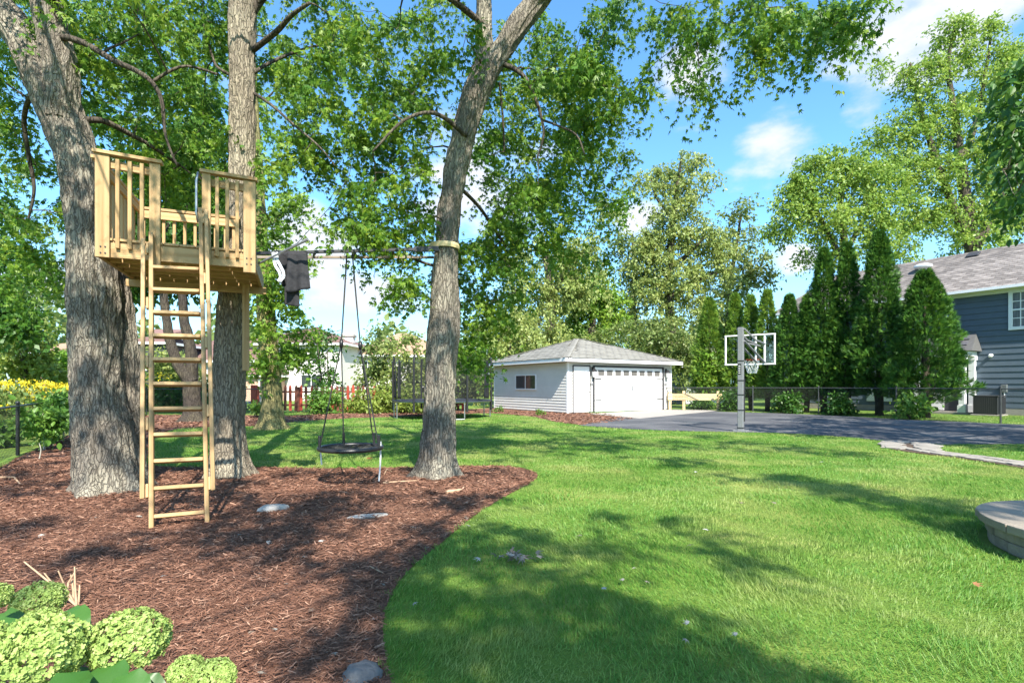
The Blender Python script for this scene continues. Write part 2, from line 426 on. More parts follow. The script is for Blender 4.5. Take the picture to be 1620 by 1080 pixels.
def EL(px, py, rx, ry, d0, d1, n, rng):
    """n points in a lens of the view: image ellipse through a range of distances"""
    a = rng.uniform(0, 2 * np.pi, n); r = np.sqrt(rng.uniform(0, 1, n)); d = rng.uniform(d0, d1, n)
    x = px + rx * r * np.cos(a); y = py + ry * r * np.sin(a)
    return np.stack([(x - CX) / F * d, d, H - (y - HY) * d / F], axis=1)
def EB(px, py, rx, ry, d, n, rng, dz=0.8):
    """n points in an ellipsoid given by where it stands"""
    v = unit(rng.normal(size=(n, 3))) * (rng.uniform(0.15, 1, n) ** 0.45)[:, None]
    c = P(px, py, d); mx, mz = rx * d / F, ry * d / F
    return np.array(c)[None] + v * np.array([mx, mx * dz, mz])[None]
def LIMB(pts, d, k=None):
    """limb from (px, py, half width px[, distance]) rows"""
    out = []
    for q in pts:
        dd = q[3] if len(q) > 3 else d
        out.append((P(q[0], q[1], dd), q[2] * dd / F))
    return out

# ------------------------------------------------------------------ materials
M_white = mat('white_paint', (.78, .79, .80), (.72, .73, .75), 3, .45, .05, 40)
M_siding = mat('vinyl_siding', (.63, .62, .59), (.57, .56, .53), 2, .5, .06, 60, stretch=(.3, 1, 1), obj_var=.05)
M_door = mat('door_paint', (.82, .82, .81), (.78, .78, .78), 3, .4)
M_trimdark = mat('dark_trim', (.035, .035, .04), (.05, .05, .055), 8, .5)
M_shg = mat('grey_shingle', (.19, .185, .165), (.135, .13, .118), 14, .95, .5, 90, obj_var=.26, c3=(.24, .232, .205), c3s=3)
M_shb = mat('brown_shingle', (.185, .165, .152), (.12, .106, .10), 10, .95, .5, 90, obj_var=.5, c3=(.26, .23, .21), c3s=2.5)
M_roofbase = mat('roof_felt', (.10, .10, .10), None, 10, .95)
M_blue = mat('blue_siding', (.092, .124, .158), (.080, .108, .140), 3, .55, .08, 50, stretch=(.25, 1, 1), obj_var=.10)
M_teal = mat('teal_siding', (.09, .17, .20), (.08, .15, .18), 3, .55, obj_var=.08)
M_wood = mat('new_pine', (.47, .325, .165), (.31, .185, .075), 8, .65, .3, 20, stretch=(.07, 2.6, 2.6), obj_var=.34, detail=8, c3=(.24, .125, .05), c3f=.60, c3s=6.5)
M_woodpale = mat('pale_pine', (.74, .58, .34), (.62, .46, .24), 5, .65, .15, 14, stretch=(.12, 2.2, 2.2), obj_var=.12)
M_oldwood = mat('weathered_wood', (.30, .25, .20), (.20, .16, .13), 6, .85, .2, 14, stretch=(.15, 2, 2), obj_var=.25)
M_red = mat('red_stain', (.34, .055, .030), (.24, .035, .02), 6, .7, .15, 12, stretch=(2, 2, .3), obj_var=.35)
M_brownwood = mat('brown_stain', (.13, .045, .028), (.09, .03, .02), 6, .7, .15, 12, stretch=(2, 2, .3), obj_var=.4)
M_black = mat('black_metal', (.018, .018, .02), None, 8, .4, spec=.5)
M_galv = mat('galvanised_steel', (.42, .43, .44), (.33, .34, .35), 20, .38, metal=.8)
M_grey = mat('grey_powder_coat', (.19, .195, .205), (.16, .165, .175), 14, .4, spec=.5)
M_rope = mat('dark_rope', (.04, .045, .04), (.02, .02, .02), 60, .8, .4, 120)
M_conc = mat('concrete', (.33, .305, .27), (.26, .24, .215), 5, .9, .25, 60, c3=(.30, .28, .26), c3s=.8, c3f=.55)
M_asph = mat('asphalt', (.078, .080, .088), (.058, .060, .067), 45, .88, .6, 160, c3=(.125, .125, .128), c3s=.5, c3f=.46, bdist=.01)
M_flag = mat('flagstone', (.29, .265, .23), (.20, .185, .165), 7, .9, .4, 30, obj_var=.25)
M_cap = mat('cast_stone', (.27, .235, .19), (.20, .175, .145), 6, .9, .35, 45, obj_var=.15)
M_block = mat('split_block', (.28, .25, .20), (.18, .16, .13), 9, .95, .9, 20, obj_var=.2)
M_rock = mat('pale_rock', (.40, .385, .36), (.27, .255, .235), 12, .9, .6, 25)
M_rockg = mat('grey_rock', (.15, .15, .15), (.09, .09, .095), 14, .9, .7, 30)
M_brick = mat('white_brick', (.66, .63, .60), (.56, .53, .50), 9, .9, .2, 30)
M_redbrick = mat('red_brick', (.26, .14, .11), (.19, .10, .085), 9, .9, .2, 30)
M_tan = mat('tan_roof', (.38, .25, .17), (.29, .19, .13), 9, .95, .3, 40, obj_var=.2)
M_brroof = mat('brown_roof', (.20, .12, .10), (.15, .09, .08), 9, .95, .3, 40, obj_var=.2)
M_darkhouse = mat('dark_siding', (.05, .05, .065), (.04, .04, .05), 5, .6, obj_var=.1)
M_glass = glass_mat('window_glass')
M_pane = glass_mat('dusty_pane', (.13, .125, .12), .2)
M_curtain = mat('curtained_pane', (.20, .21, .23), (.10, .11, .12), 5, .2, stretch=(3, 3, .4))
M_orange = mat('rim_red', (.62, .10, .05), None, 6, .45)
M_net = mat('white_net', (.75, .75, .74), None, 6, .8)
M_cloth = mat('black_fabric', (.030, .030, .034), (.020, .020, .023), 30, .85, .3, 30)
M_clothw = mat('white_stripe_fabric', (.62, .66, .72), None, 30, .8)
M_mat_black = mat('trampoline_fabric', (.022, .024, .028), None, 20, .6)
M_pad = mat('trampoline_pad', (.045, .055, .085), (.035, .04, .065), 8, .5)
M_mulchbase = mat('mulch', (.20, .098, .062), (.090, .043, .028), 26, .95, 1.0, 40, stretch=(1, 1.6, 1), c3=(.20, .095, .06), c3s=1.1, c3f=.48, bdist=.03)
M_soil = mat('bed_soil', (.09, .06, .04), (.06, .04, .03), 20, .95, .8, 40)
M_grass = mat('turf', (.135, .215, .028), (.080, .150, .018), 9, .95, .8, 80, c3=(.24, .27, .065), c3s=.45, c3f=.5, detail=8)
def bark(name, c1, c2, c3, fine=1.0):
    """furrowed bark: long plates between dark cracks"""
    m = bpy.data.materials.new(name); m.use_nodes = True; nt = m.node_tree; b = nt.nodes['Principled BSDF']
    tc = nd(nt, 'ShaderNodeTexCoord'); nw = nd(nt, 'ShaderNodeTexNoise'); nt.links.new(tc.outputs['Object'], nw.inputs['Vector']); nw.inputs['Scale'].default_value = 7 * fine; nw.inputs['Detail'].default_value = 4
    va = nd(nt, 'ShaderNodeVectorMath', operation='MULTIPLY_ADD'); nt.links.new(nw.outputs['Color'], va.inputs[0]); va.inputs[1].default_value = (.10, .10, .22); nt.links.new(tc.outputs['Object'], va.inputs[2])
    mp = nd(nt, 'ShaderNodeMapping'); mp.inputs['Scale'].default_value = (33 * fine, 33 * fine, 4.2 * fine); nt.links.new(va.outputs[0], mp.inputs[0])
    vo = nd(nt, 'ShaderNodeTexVoronoi', feature='DISTANCE_TO_EDGE'); nt.links.new(mp.outputs[0], vo.inputs['Vector']); vo.inputs['Scale'].default_value = 1.0
    vc = nd(nt, 'ShaderNodeTexVoronoi', feature='F1'); nt.links.new(mp.outputs[0], vc.inputs['Vector']); vc.inputs['Scale'].default_value = 1.0
    cr = nd(nt, 'ShaderNodeMapRange', interpolation_type='SMOOTHSTEP'); nt.links.new(vo.outputs['Distance'], cr.inputs['Value']); cr.inputs['From Min'].default_value = .0; cr.inputs['From Max'].default_value = .16
    sp = nd(nt, 'ShaderNodeSeparateColor'); nt.links.new(vc.outputs['Color'], sp.inputs[0])
    n3 = nd(nt, 'ShaderNodeTexNoise'); nt.links.new(tc.outputs['Object'], n3.inputs['Vector']); n3.inputs['Scale'].default_value = 1.9; n3.inputs['Detail'].default_value = 7
    f3 = nd(nt, 'ShaderNodeMapRange'); nt.links.new(n3.outputs['Fac'], f3.inputs['Value']); f3.inputs['From Min'].default_value = .42; f3.inputs['From Max'].default_value = .62
    plate = mixc(nt, f3.outputs[0], mixc(nt, mth(nt, 'MULTIPLY', sp.outputs[0], .55), c1, c2), c3)
    fn = nd(nt, 'ShaderNodeTexNoise'); nt.links.new(mp.outputs[0], fn.inputs['Vector']); fn.inputs['Scale'].default_value = 2.6; fn.inputs['Detail'].default_value = 6; fn.inputs['Roughness'].default_value = .65
    g = mth(nt, 'ADD', mth(nt, 'MULTIPLY', cr.outputs[0], .5), mth(nt, 'MULTIPLY', fn.outputs['Fac'], .75))
    fg = nd(nt, 'ShaderNodeMapRange'); nt.links.new(g, fg.inputs['Value']); fg.inputs['From Min'].default_value = .25; fg.inputs['From Max'].default_value = .92
    nt.links.new(mixc(nt, fg.outputs[0], tuple(x * .55 for x in c2), plate), b.inputs['Base Color']); b.inputs['Roughness'].default_value = .95; b.inputs['Specular IOR Level'].default_value = .15
    bn = nd(nt, 'ShaderNodeBump'); bn.inputs['Strength'].default_value = .9; bn.inputs['Distance'].default_value = .03; nt.links.new(g, bn.inputs['Height']); nt.links.new(bn.outputs[0], b.inputs['Normal'])
    MATS[name] = m; return m
M_bark1 = bark('grey_bark', (.235, .205, .165), (.15, .13, .108), (.33, .30, .235))
M_bark2 = bark('pale_bark', (.30, .255, .19), (.19, .16, .125), (.40, .35, .26))
M_bark5 = bark('mossy_bark', (.25, .22, .11), (.15, .14, .06), (.34, .30, .13), .7)
M_bark6 = bark('dark_bark', (.075, .062, .052), (.05, .042, .036), (.10, .085, .06), .7)  # bark darkened so that shade on the forked trunk sits in its colour
M_barkf = bark('far_bark', (.105, .085, .068), (.065, .055, .046), (.14, .12, .09), .5)
M_stem = mat('sapling_stem', (.45, .42, .36), (.33, .30, .25), 20, .8)
M_twig = mat('dry_twig', (.48, .34, .22), (.32, .21, .13), 20, .85)

# ------------------------------------------------------------------ ground
from mathutils.geometry import delaunay_2d_cdt
def sheet(name, poly, z, m, kind='structure'):
    me = bpy.data.meshes.new(name)
    n = len(poly); vs, es, fs, *_ = delaunay_2d_cdt([Vector((p[0], p[1])) for p in poly], [(i, (i + 1) % n) for i in range(n)], [], 0, 1e-4)
    c = np.array([[sum(vs[i].x for i in f) / 3, sum(vs[i].y for i in f) / 3] for f in fs]); k = inside(poly, c[:, 0], c[:, 1])
    me.from_pydata([(v.x, v.y, z) for v in vs], [], [tuple(f) for f, q in zip(fs, k) if q]); me.update(); me.materials.append(m)
    o = link(bpy.data.objects.new(name, me), Matrix.Identity(4)); return tag(o, kind=kind)
def gp(*pts): return [tuple(G(x, y)[:2]) for x, y in pts]
def smooth_poly(poly, k=4, closed=False):
    """rounds the corners of a line of points"""
    pts = [(Vector((p[0], p[1], 0)), 0) for p in poly]
    return [tuple(q[:2]) for q, _ in crm(pts, k * len(pts))]

tag(sheet('lawn', [(-700, -300), (700, -300), (700, 900), (-700, 900)], 0.0, M_grass))
edge_front = smooth_poly(gp((232, 728), (246, 738), (400, 739), (530, 741), (660, 739), (790, 737), (838, 744), (851, 753), (838, 765), (800, 785), (745, 820), (700, 858), (665, 885), (640, 910), (622, 935), (610, 965), (606, 1000), (610, 1040), (618, 1080), (626, 1140)), 4)
edge_back = smooth_poly(gp((668, 658.5), (625, 659.5), (533, 662.5), (451, 669), (400, 674), (325, 676), (272, 680), (240, 696)), 4)
MULCH = (gp((785, 650), (865, 651)) + gp((700, 651), (620, 653), (530, 654), (451, 658), (400, 657), (330, 656), (240, 656), (170, 663), (125, 682), (75, 703), (30, 723), (-20, 752), (-130, 800))
         + [(-8.0, 3.0), (-6.0, 0.6), (-3.0, -0.5), (-0.55, 0.8)] + edge_front[::-1] + edge_back[::-1])[2:]
tag(sheet('mulch_bed', MULCH, 0.006, M_mulchbase))
BED2 = gp((660, 657), (700, 650), (779, 645), (899, 652.5), (950, 653.5), (1008, 662.6), (960, 668.5), (921, 673), (893, 669.5), (872, 666), (843, 659), (779, 653.5), (700, 656))
tag(sheet('garage_bed', BED2, 0.010, M_mulchbase))
near_edge = smooth_poly(gp((915, 673.2), (1000, 679), (1080, 682), (1172, 684), (1240, 685.5), (1330, 691), (1400, 698), (1477, 703.5), (1550, 703), (1760, 703)), 3)
ASPH = near_edge + gp((1900, 690), (1760, 677), (1583, 670.5), (1500, 666.5), (1418, 662.5), (1295, 656.2), (1190, 652.5), (1130, 650.8), (1060, 652), (1005, 656))
tag(sheet('driveway', ASPH, 0.014, M_asph))
APRON = gp((930, 654.6), (1061, 647.6), (1142, 649.3), (1116, 652.2), (1012, 662.8))
apron = sheet('concrete_apron', APRON, 0.022, M_conc)
PATHBED = smooth_poly(gp((1398, 698.5), (1405, 709), (1440, 716), (1500, 723), (1560, 732), (1640, 745), (1700, 752)), 3) + smooth_poly(gp((1720, 741), (1620, 731), (1560, 723.5), (1500, 718), (1480, 712), (1478, 703)), 3)
path_o = tag(sheet('path', PATHBED, 0.018, M_soil))

# ------------------------------------------------------------------ shingled slopes
def shingles(parent, O, u, s, nrm, ulen, slen, wide, course, ok, m, limit, near, thick=.018, seed=0):
    """shingles proud of a slope, each an object; those beyond the limit become one mesh"""
    rs = random.Random(seed); me = MB().bbox((0, 0, 0), (wide - .012, course * 1.25, thick), .003).mesh('shingle'); me.materials.append(m)
    tilt = Matrix.Rotation(-.045, 4, 'X'); Mx = Matrix((u, s, nrm)).transposed().to_4x4(); todo = []
    r = 0; y = course * .45
    while y < slen:
        x = (r % 2) * wide / 2 + rs.uniform(-.04, .04)
        while x < ulen + wide:
            if ok(x - wide / 2, y) and ok(x + wide / 2, y) and ok(x, y + course * .45):
                W = Mx.copy(); W.translation = O + u * x + s * y + nrm * (thick * .6 + rs.uniform(0, .006) + .012)
                todo.append((W @ tilt, (W.translation - near).length))
            x += wide
        y += course; r += 1
    todo.sort(key=lambda q: q[1])
    for W, _ in todo[:limit]: piece('shingle', me, W, parent)
    rest = MB()
    for W, _ in todo[limit:]: rest.bbox((0, 0, 0), (wide - .012, course * 1.25, thick), .003, (W.to_3x3())) if False else rest.add([W @ v.co for v in me.vertices], [tuple(p.vertices) for p in me.polygons])
    if rest.v: tag(rest.build('shingle_courses', m, parent), kind='stuff')
    return len(todo)

class Wall:
    def __init__(s, a, d):
        s.a = Vector((a[0], a[1], 0)); s.d = Vector((d[0], d[1], 0)).normalized(); s.n = Vector((s.d.y, -s.d.x, 0))
        if s.n.dot(-s.a) < 0: s.n = -s.n
    def s_of(s, px):
        q = (px - CX) / F; return (q * s.a.y - s.a.x) / (s.d.x - q * s.d.y)
    def z_of(s, px, py):
        y = s.a.y + s.d.y * s.s_of(px); return H - (py - HY) * y / F
    def pt(s, t, z, off=0.0): return s.a + s.d * t + s.n * off + Vector((0, 0, z))
    def M(s): # local x along, y outward reversed, z up
        M = Matrix((s.d, s.d.cross(Vector((0, 0, 1))) * -1, Vector((0, 0, 1)))).transposed().to_4x4(); return M
    def slab(s, mb, t0, t1, z0, z1, o0, o1, ch=.004):
        """box on the wall: along t, height z, from o0 to o1 outward"""
        R3 = Matrix((s.d, s.n, s.d.cross(s.n))).transposed()
        c = s.pt((t0 + t1) / 2, (z0 + z1) / 2, (o0 + o1) / 2)
        return mb.bbox(c, (t1 - t0, abs(o1 - o0), z1 - z0), ch, R3)
    def plank(s, t0, t1, z0, z1, m, parent, lift=.0, th=.014):
        """one lapped board, foot proud of its head"""
        mb = MB(); a, b, c, e = s.pt(t0, z0, lift + th), s.pt(t1, z0, lift + th), s.pt(t1, z1 + .012, lift + .002), s.pt(t0, z1 + .012, lift + .002)
        a2, b2, c2, e2 = s.pt(t0, z0, lift - .004), s.pt(t1, z0, lift - .004), s.pt(t1, z1 + .012, lift - .004), s.pt(t0, z1 + .012, lift - .004)
        mb.add([a, b, c, e, a2, b2, c2, e2], [(0, 1, 2, 3), (7, 6, 5, 4), (0, 4, 5, 1), (1, 5, 6, 2), (2, 6, 7, 3), (3, 7, 4, 0)])
        return mb.build('plank', m, parent)

# ------------------------------------------------------------------ garage
GA = Vector((2.6, 24.7, 0)); GF = Vector((.839, .544, 0)); GS = Vector((-.544, .839, 0)); GL, GD, GZ = 7.17, 6.64, 2.40
gar = thing('garage', 'white detached garage with pale lap siding and grey pyramid roof', 'garage', GA)
fw, sw = Wall(GA, GF), Wall(GA, GS)
core = MB(); core.prism([GA + (GF + GS) * .02, GA + GF * (GL - .02) + GS * .02, GA + GF * (GL - .02) + GS * (GD - .02), GA + GF * .02 + GS * (GD - .02)], 0, GZ)
core.build('wall', M_siding, gar)
zs = np.linspace(.06, GZ - .03, 18)
for i in range(17): sw.plank(.07, GD - .07, zs[i], zs[i + 1], M_siding, gar, th=.03)
d0, d1 = fw.s_of(907), fw.s_of(932); dz = 2.22
g0, g1 = fw.s_of(939.5), fw.s_of(1047.5); gz = fw.z_of(1047, 583)
def fplanks(t0, t1, za, zb):
    for i in range(17):
        if zs[i] >= za - .07 and zs[i + 1] <= zb + .07: fw.plank(t0, t1, zs[i], zs[i + 1], M_siding, gar, th=.022)
fplanks(.07, d0 - .06, 0, 3); fplanks(d1 + .06, g0 - .07, 0, 3); fplanks(g1 + .1, GL - .07, 0, 3); fplanks(d0 - .06, d1 + .06, dz + .1, 3); fplanks(g0 - .07, g1 + .1, gz + .1, 3)
for w, t in ((fw, -.012), (fw, GL - .07), (sw, -.012), (sw, GD - .07)):
    w.slab(MB(), t, t + .085, .02, GZ, .0, .026).build('corner_board', M_white, gar)
# side window
w0, w1 = sorted((sw.s_of(848.5), sw.s_of(817.5))); wz0, wz1 = sw.z_of(833, 614.5), sw.z_of(833, 594)
win = MB()
for a in ((w0 - .05, w1 + .05, wz0 - .06, wz0), (w0 - .05, w1 + .05, wz1, wz1 + .05), (w0 - .05, w0, wz0, wz1), (w1, w1 + .05, wz0, wz1)): sw.slab(win, *a, .0, .085)
wo = win.build('window', M_white, gar)
mid = (w0 + w1) / 2
for a, b in ((w0, mid), (mid, w1)):
    sw.slab(MB(), a + .008, b - .008, wz0, wz1, .045, .053, .001).build('pane', M_glass, wo)
sw.slab(MB(), mid - .02, mid + .02, wz0, wz1, .05, .075).build('mullion', M_white, wo)
# entry door
dr = fw.slab(MB(), d0, d1, .05, dz, .0, .03).build('door', M_door, gar)
fw.slab(MB(), d0 + .12, d1 - .12, dz - .75, dz - .15, .031, .038).build('door_panel', M_door, dr)
MB().sphere(fw.pt(d1 - .09, 1.0, .07), .035).build('handle', M_galv, dr, smooth=True)
for a in ((d0 - .06, d0 - .003, .02, dz + .06), (d1 + .003, d1 + .06, .02, dz + .06), (d0 - .003, d1 + .003, dz + .003, dz + .06)): fw.slab(MB(), *a, .0, .045).build('door_trim', M_trimdark, gar)
# overhead door: four sections, the top one with eight lights
ov = MB(); fw.slab(ov, g0 + .02, g1 - .02, .03, gz, -.01, .006); ov = ov.build('overhead_door', M_door, gar)
sec = np.linspace(.035, gz - .01, 5)
for i in range(4):
    fw.slab(MB(), g0 + .03, g1 - .03, sec[i] + .006, sec[i + 1] - .006, .008, .034, .008).build('door_section', M_door, ov)
ww = (g1 - g0 - .3) / 8
for i in range(8):
    a = g0 + .15 + i * ww; z0, z1 = sec[3] + .13, sec[4] - .13; f = MB()
    for q in ((a + .05, a + ww - .05, z0 - .03, z0), (a + .05, a + ww - .05, z1, z1 + .03), (a + .05, a + .08, z0, z1), (a + ww - .08, a + ww - .05, z0, z1)): fw.slab(f, *q, .035, .052, .003)
    fo = f.build('door_light', M_white, ov)
    fw.slab(MB(), a + .08, a + ww - .08, z0, z1, .036, .04, .001).build('pane', M_pane, fo)
for i in range(3): # stamped boards of the sections
    for k in range(1, 4):
        z = sec[i] + (sec[i + 1] - sec[i]) * k / 4; fw.slab(MB(), g0 + .06, g1 - .06, z - .004, z + .004, .035, .0375, .001).build('section_groove', M_siding, ov)
for z in (sec[3] - .02, sec[1] + .02):
    for a, b in ((g0 + .05, g0 + .45), (g1 - .45, g1 - .05)): fw.slab(MB(), a, b, z - .025, z + .025, .036, .05).build('strap_hinge', M_black, ov)
gm = (g0 + g1) / 2
for k in (-1, 1):
    q = gm + k * .13; MB().tube([fw.pt(q - k * .03, 1.02, .04), fw.pt(q, 1.05, .09), fw.pt(q, 1.28, .09), fw.pt(q - k * .03, 1.31, .04)], .016, 6).build('handle', M_black, ov)
for a in ((g0 - .08, g0 + .015, .02, gz + .08), (g1 - .015, g1 + .09, .02, gz + .08), (g0 + .015, g1 - .015, gz + .002, gz + .08)): fw.slab(MB(), *a, .0, .06).build('door_trim', M_trimdark, gar)
# roof
OH = .42; ez = GZ + .02
RC = [GA + GF * a + GS * b for a, b in ((-OH, -OH), (GL + OH, -OH), (GL + OH, GD + OH), (-OH, GD + OH))]
RC = [Vector((c.x, c.y, ez + .16)) for c in RC]
rA = GA + GF * (GL / 2 - .27) + GS * (GD / 2); rB = GA + GF * (GL / 2 + .27) + GS * (GD / 2); rA.z = rB.z = 3.86
rf = MB(); rf.add(RC + [rA, rB], [(0, 1, 5, 4), (1, 2, 5), (2, 3, 4, 5), (3, 0, 4), (3, 2, 1, 0)])
roof = rf.build('roof', M_shg, gar)
fa = MB()
for i in range(4):
    a, b = RC[i], RC[(i + 1) % 4]; o = ((b - a).normalized().cross(Vector((0, 0, 1)))) * .012
    fb = MB().beam(a + o + Vector((0, 0, -.085)), b + o + Vector((0, 0, -.085)), .024, .16); fb.build('fascia', M_white, gar)
soff = MB(); soff.prism([c for c in RC], ez - .006, ez + .006); soff.build('soffit', M_white, gar)
def slope(O, Bp, A, Bt):
    u = (Bp - O); ul = u.length; u.normalize(); s = (A - O) - u * (A - O).dot(u); sl = s.length; s.normalize(); n = u.cross(s)
    if n.z < 0: n = -n
    ua, ub = (A - O).dot(u), (Bt - O).dot(u)
    def ok(x, y): return y < sl and x > ua * y / sl + .0 and x < ul - (ul - ub) * y / sl
    return O, u, s, n, ul, sl, ok
O, u, s, n, ul, sl, ok = slope(RC[0], RC[1], rA, rB); shingles(roof, O, u, s, n, ul, sl, .46, .28, ok, M_shg, 150, Vector((0, 0, 1)), seed=2)
O, u, s, n, ul, sl, ok = slope(RC[3], RC[0], rA, rA); shingles(roof, O, u, s, n, ul, sl, .46, .28, ok, M_shg, 140, Vector((0, 0, 1)), seed=3)
for a, b in ((RC[0], rA), (RC[1], rB), (RC[3], rA), (rA, rB)):
    k = int((b - a).length / .28); hm = None
    for i in range(k):
        p, q = a.lerp(b, i / k), a.lerp(b, min(1, (i + 1.25) / k)); up = Vector((0, 0, .03))
        M = frame(p + up, q + up); 
        if hm is None:
            hm = MB().bbox((0, 0, 0), ((q - p).length, .30, .02), .003).mesh('hip_shingle'); hm.materials.append(M_shg)
        piece('hip_shingle', hm, M @ Matrix.Rotation(-.03, 4, 'Y'), roof)
# lamps each side of the overhead door
for px, lb in ((936.3, 'black wall lantern on the garage between its two doors'), (1052.5, 'black wall lantern at the far right end of the garage front')):
    t = fw.s_of(px); z = 1.95; L = thing('wall_lantern', lb, 'lantern', fw.pt(t, z, .03), 'lanterns on the garage front')
    fw.slab(MB(), t - .05, t + .05, z - .02, z + .26, .028, .05).build('back_plate', M_black, L)
    MB().tube([fw.pt(t, z + .15, .05), fw.pt(t, z + .24, .10), fw.pt(t, z + .17, .17)], .014, 6).build('arm', M_black, L)
    cp = fw.pt(t, z - .08, .17)
    MB().tube([cp + Vector((0, 0, -.15)), cp + Vector((0, 0, .12))], [.08, .12], 8).build('lamp_glass', M_net, L)
    MB().tube([cp + Vector((0, 0, .12)), cp + Vector((0, 0, .17)), cp + Vector((0, 0, .27))], [.15, .13, .02], 8).build('lamp_cap', M_black, L)
    MB().tube([cp + Vector((0, 0, -.18)), cp + Vector((0, 0, -.145))], [.03, .065], 8).build('lamp_base', M_black, L)
    fw.slab(MB(), t - .09, t + .09, z - .62, z - .54, .03, .042).build('number_plate', M_grey, L)

# ------------------------------------------------------------------ blue house on the right
BA = Vector((21.3, 24.2, 0)); bw = Wall(BA, (-.62, 1)); BD = bw.d; BN = bw.n
T0, T1, BZ = -5.0, 9.5, 5.62
hou = thing('blue_house', 'two storey blue grey house with lap siding and brown shingle roof', 'house', BA)
c = MB(); c.prism([bw.pt(T0, 0, -.02), bw.pt(T1, 0, -.02), bw.pt(T1, 0, -7.0), bw.pt(T0, 0, -7.0)], 0, BZ); c.build('wall', M_blue, hou)
zb = np.linspace(.32, BZ - .22, 20)
for i in range(19): bw.plank(T0, T1 - .1, zb[i], zb[i + 1], M_blue, hou, th=.03)
bw.slab(MB(), T0, T1, .0, .30, .0, .02).build('foundation', M_conc, hou)
bw.slab(MB(), T0, T1, BZ - .22, BZ, .0, .06).build('frieze_board', M_white, hou)
bw.slab(MB(), T1 - .1, T1 + .02, .3, BZ - .22, .0, .05).build('corner_board', M_white, hou)
EO = .45; e0 = bw.pt(T0, BZ + .04, EO); e1 = bw.pt(T1 + .3, BZ + .04, EO); rd0 = bw.pt(T0, 8.15, -3.5); rd1 = bw.pt(T1 - 1.6, 8.15, -3.5); e2 = bw.pt(T1 + .3, BZ + .04, -7.45); e3 = bw.pt(T0, BZ + .04, -7.45)
rf = MB(); rf.add([e0, e1, rd1, rd0, e2, e3], [(0, 1, 2, 3), (1, 4, 2), (4, 5, 3, 2)])
hroof = rf.build('roof', M_shb, hou)
so = MB(); so.prism([bw.pt(T0, 0, EO), bw.pt(T1 + .3, 0, EO), bw.pt(T1 + .3, 0, -7.4), bw.pt(T0, 0, -7.4)], BZ - .01, BZ + .02); so.build('soffit', M_white, hou)
gt = MB().beam(bw.pt(T0, BZ - .02, EO + .05), bw.pt(T1 + .3, BZ - .02, EO + .05), .10, .12); gt.build('gutter', M_white, hou)
O, u, s, n, ul, sl, ok = slope(e1, e0, rd1, rd0)
shingles(hroof, O, u, s, n, ul, sl, .44, .23, ok, M_shb, 300, Vector((8, 0, 1)), thick=.022, seed=5)
# upper window at the frame's right edge
t0, t1 = sorted((bw.s_of(1596), bw.s_of(1648))); z0, z1 = bw.z_of(1600, 517), bw.z_of(1600, 464)
f = MB()
for q in ((t0, t1, z0 - .14, z0), (t0, t1, z1, z1 + .12), (t0, t0 + .14, z0, z1), (t1 - .14, t1, z0, z1)): bw.slab(f, *q, .02, .08)
wo = f.build('window', M_white, hou)
zm = (z0 + z1) / 2; nc = 3; tw_ = (t1 - t0 - .28) / nc
bw.slab(MB(), t0 + .14, t1 - .14, zm - .035, zm + .035, .02, .065).build('meeting_rail', M_white, wo)
for i in range(nc):
    for k in range(4):
        a = t0 + .14 + i * tw_; b = z0 + (z1 - z0) * k / 4
        bw.slab(MB(), a + .018, a + tw_ - .018, b + .02, b + (z1 - z0) / 4 - .02, .022, .034, .001).build('pane', M_curtain, wo)
mun = MB()
for i in range(1, nc): bw.slab(mun, t0 + .14 + i * tw_ - .018, t0 + .14 + i * tw_ + .018, z0, z1, .02, .05)
for k in (1, 3): bw.slab(mun, t0 + .14, t1 - .14, z0 + (z1 - z0) * k / 4 - .018, z0 + (z1 - z0) * k / 4 + .018, .02, .046)
mun.build('muntin', M_white, wo)
# low window and pale panel glimpsed between the evergreens
for pa, pb, ya, yb in ((1372, 1412, 627, 634), (1240, 1282, 618, 626)):
    t0, t1 = sorted((bw.s_of(pa), bw.s_of(pb))); z0, z1 = bw.z_of(pa, yb), bw.z_of(pa, ya)
    bw.slab(MB(), t0, t1, z0, z1 + .5, .03, .07).build('window_trim', M_white, hou)
# porch: roof on brackets, white post, dark recess
tp = sorted((bw.s_of(1541), bw.s_of(1460))); pz = bw.z_of(1541, 563); PO = 1.1
por = bw.slab(MB(), tp[0] - .12, tp[1] + .12, pz - .02, pz + .2, .03, PO).build('porch', M_white, hou)
r0 = [bw.pt(tp[0] - .3, pz + .2, PO + .15), bw.pt(tp[1] + .3, pz + .2, PO + .15), bw.pt(tp[1] + .1, pz + 1.05, .035), bw.pt(tp[0] - .1, pz + 1.05, .035)]
pr = MB(); b0 = [bw.pt(tp[0] - .3, pz + .2, .035), bw.pt(tp[1] + .3, pz + .2, .035)]
pr.add(r0 + b0, [(0, 1, 2, 3), (0, 3, 4), (1, 5, 2), (0, 4, 5, 1)]); pr.build('porch_roof', M_roofbase, por)
M_shp = mat('porch_shingle', (.085, .085, .095), (.05, .05, .06), 10, .95, .5, 90, obj_var=.6)
O, u, s, n, ul, sl, ok = slope(r0[1], r0[0], r0[2], r0[3]); shingles(por, O, u, s, n, ul, sl, .42, .24, ok, M_shp, 60, Vector((8, 0, 1)), thick=.022, seed=8)
for tt, off in ((tp[0] + .12, PO - .15), (tp[0] + .02, .14), (tp[1] - .12, PO - .15)):
    pb_ = MB(); bw.slab(pb_, tt - .11, tt + .11, .1, pz - .02, off - .11, off + .11); bw.slab(pb_, tt - .15, tt + .15, .1, .42, off - .15, off + .15); bw.slab(pb_, tt - .15, tt + .15, pz - .2, pz - .022, off - .15, off + .15)
    pb_.build('porch_post', M_white, por)
bw.slab(MB(), tp[0] + .3, tp[1] - .2, .12, pz - .05, .035, .06).build('doorway', M_darkhouse, por)
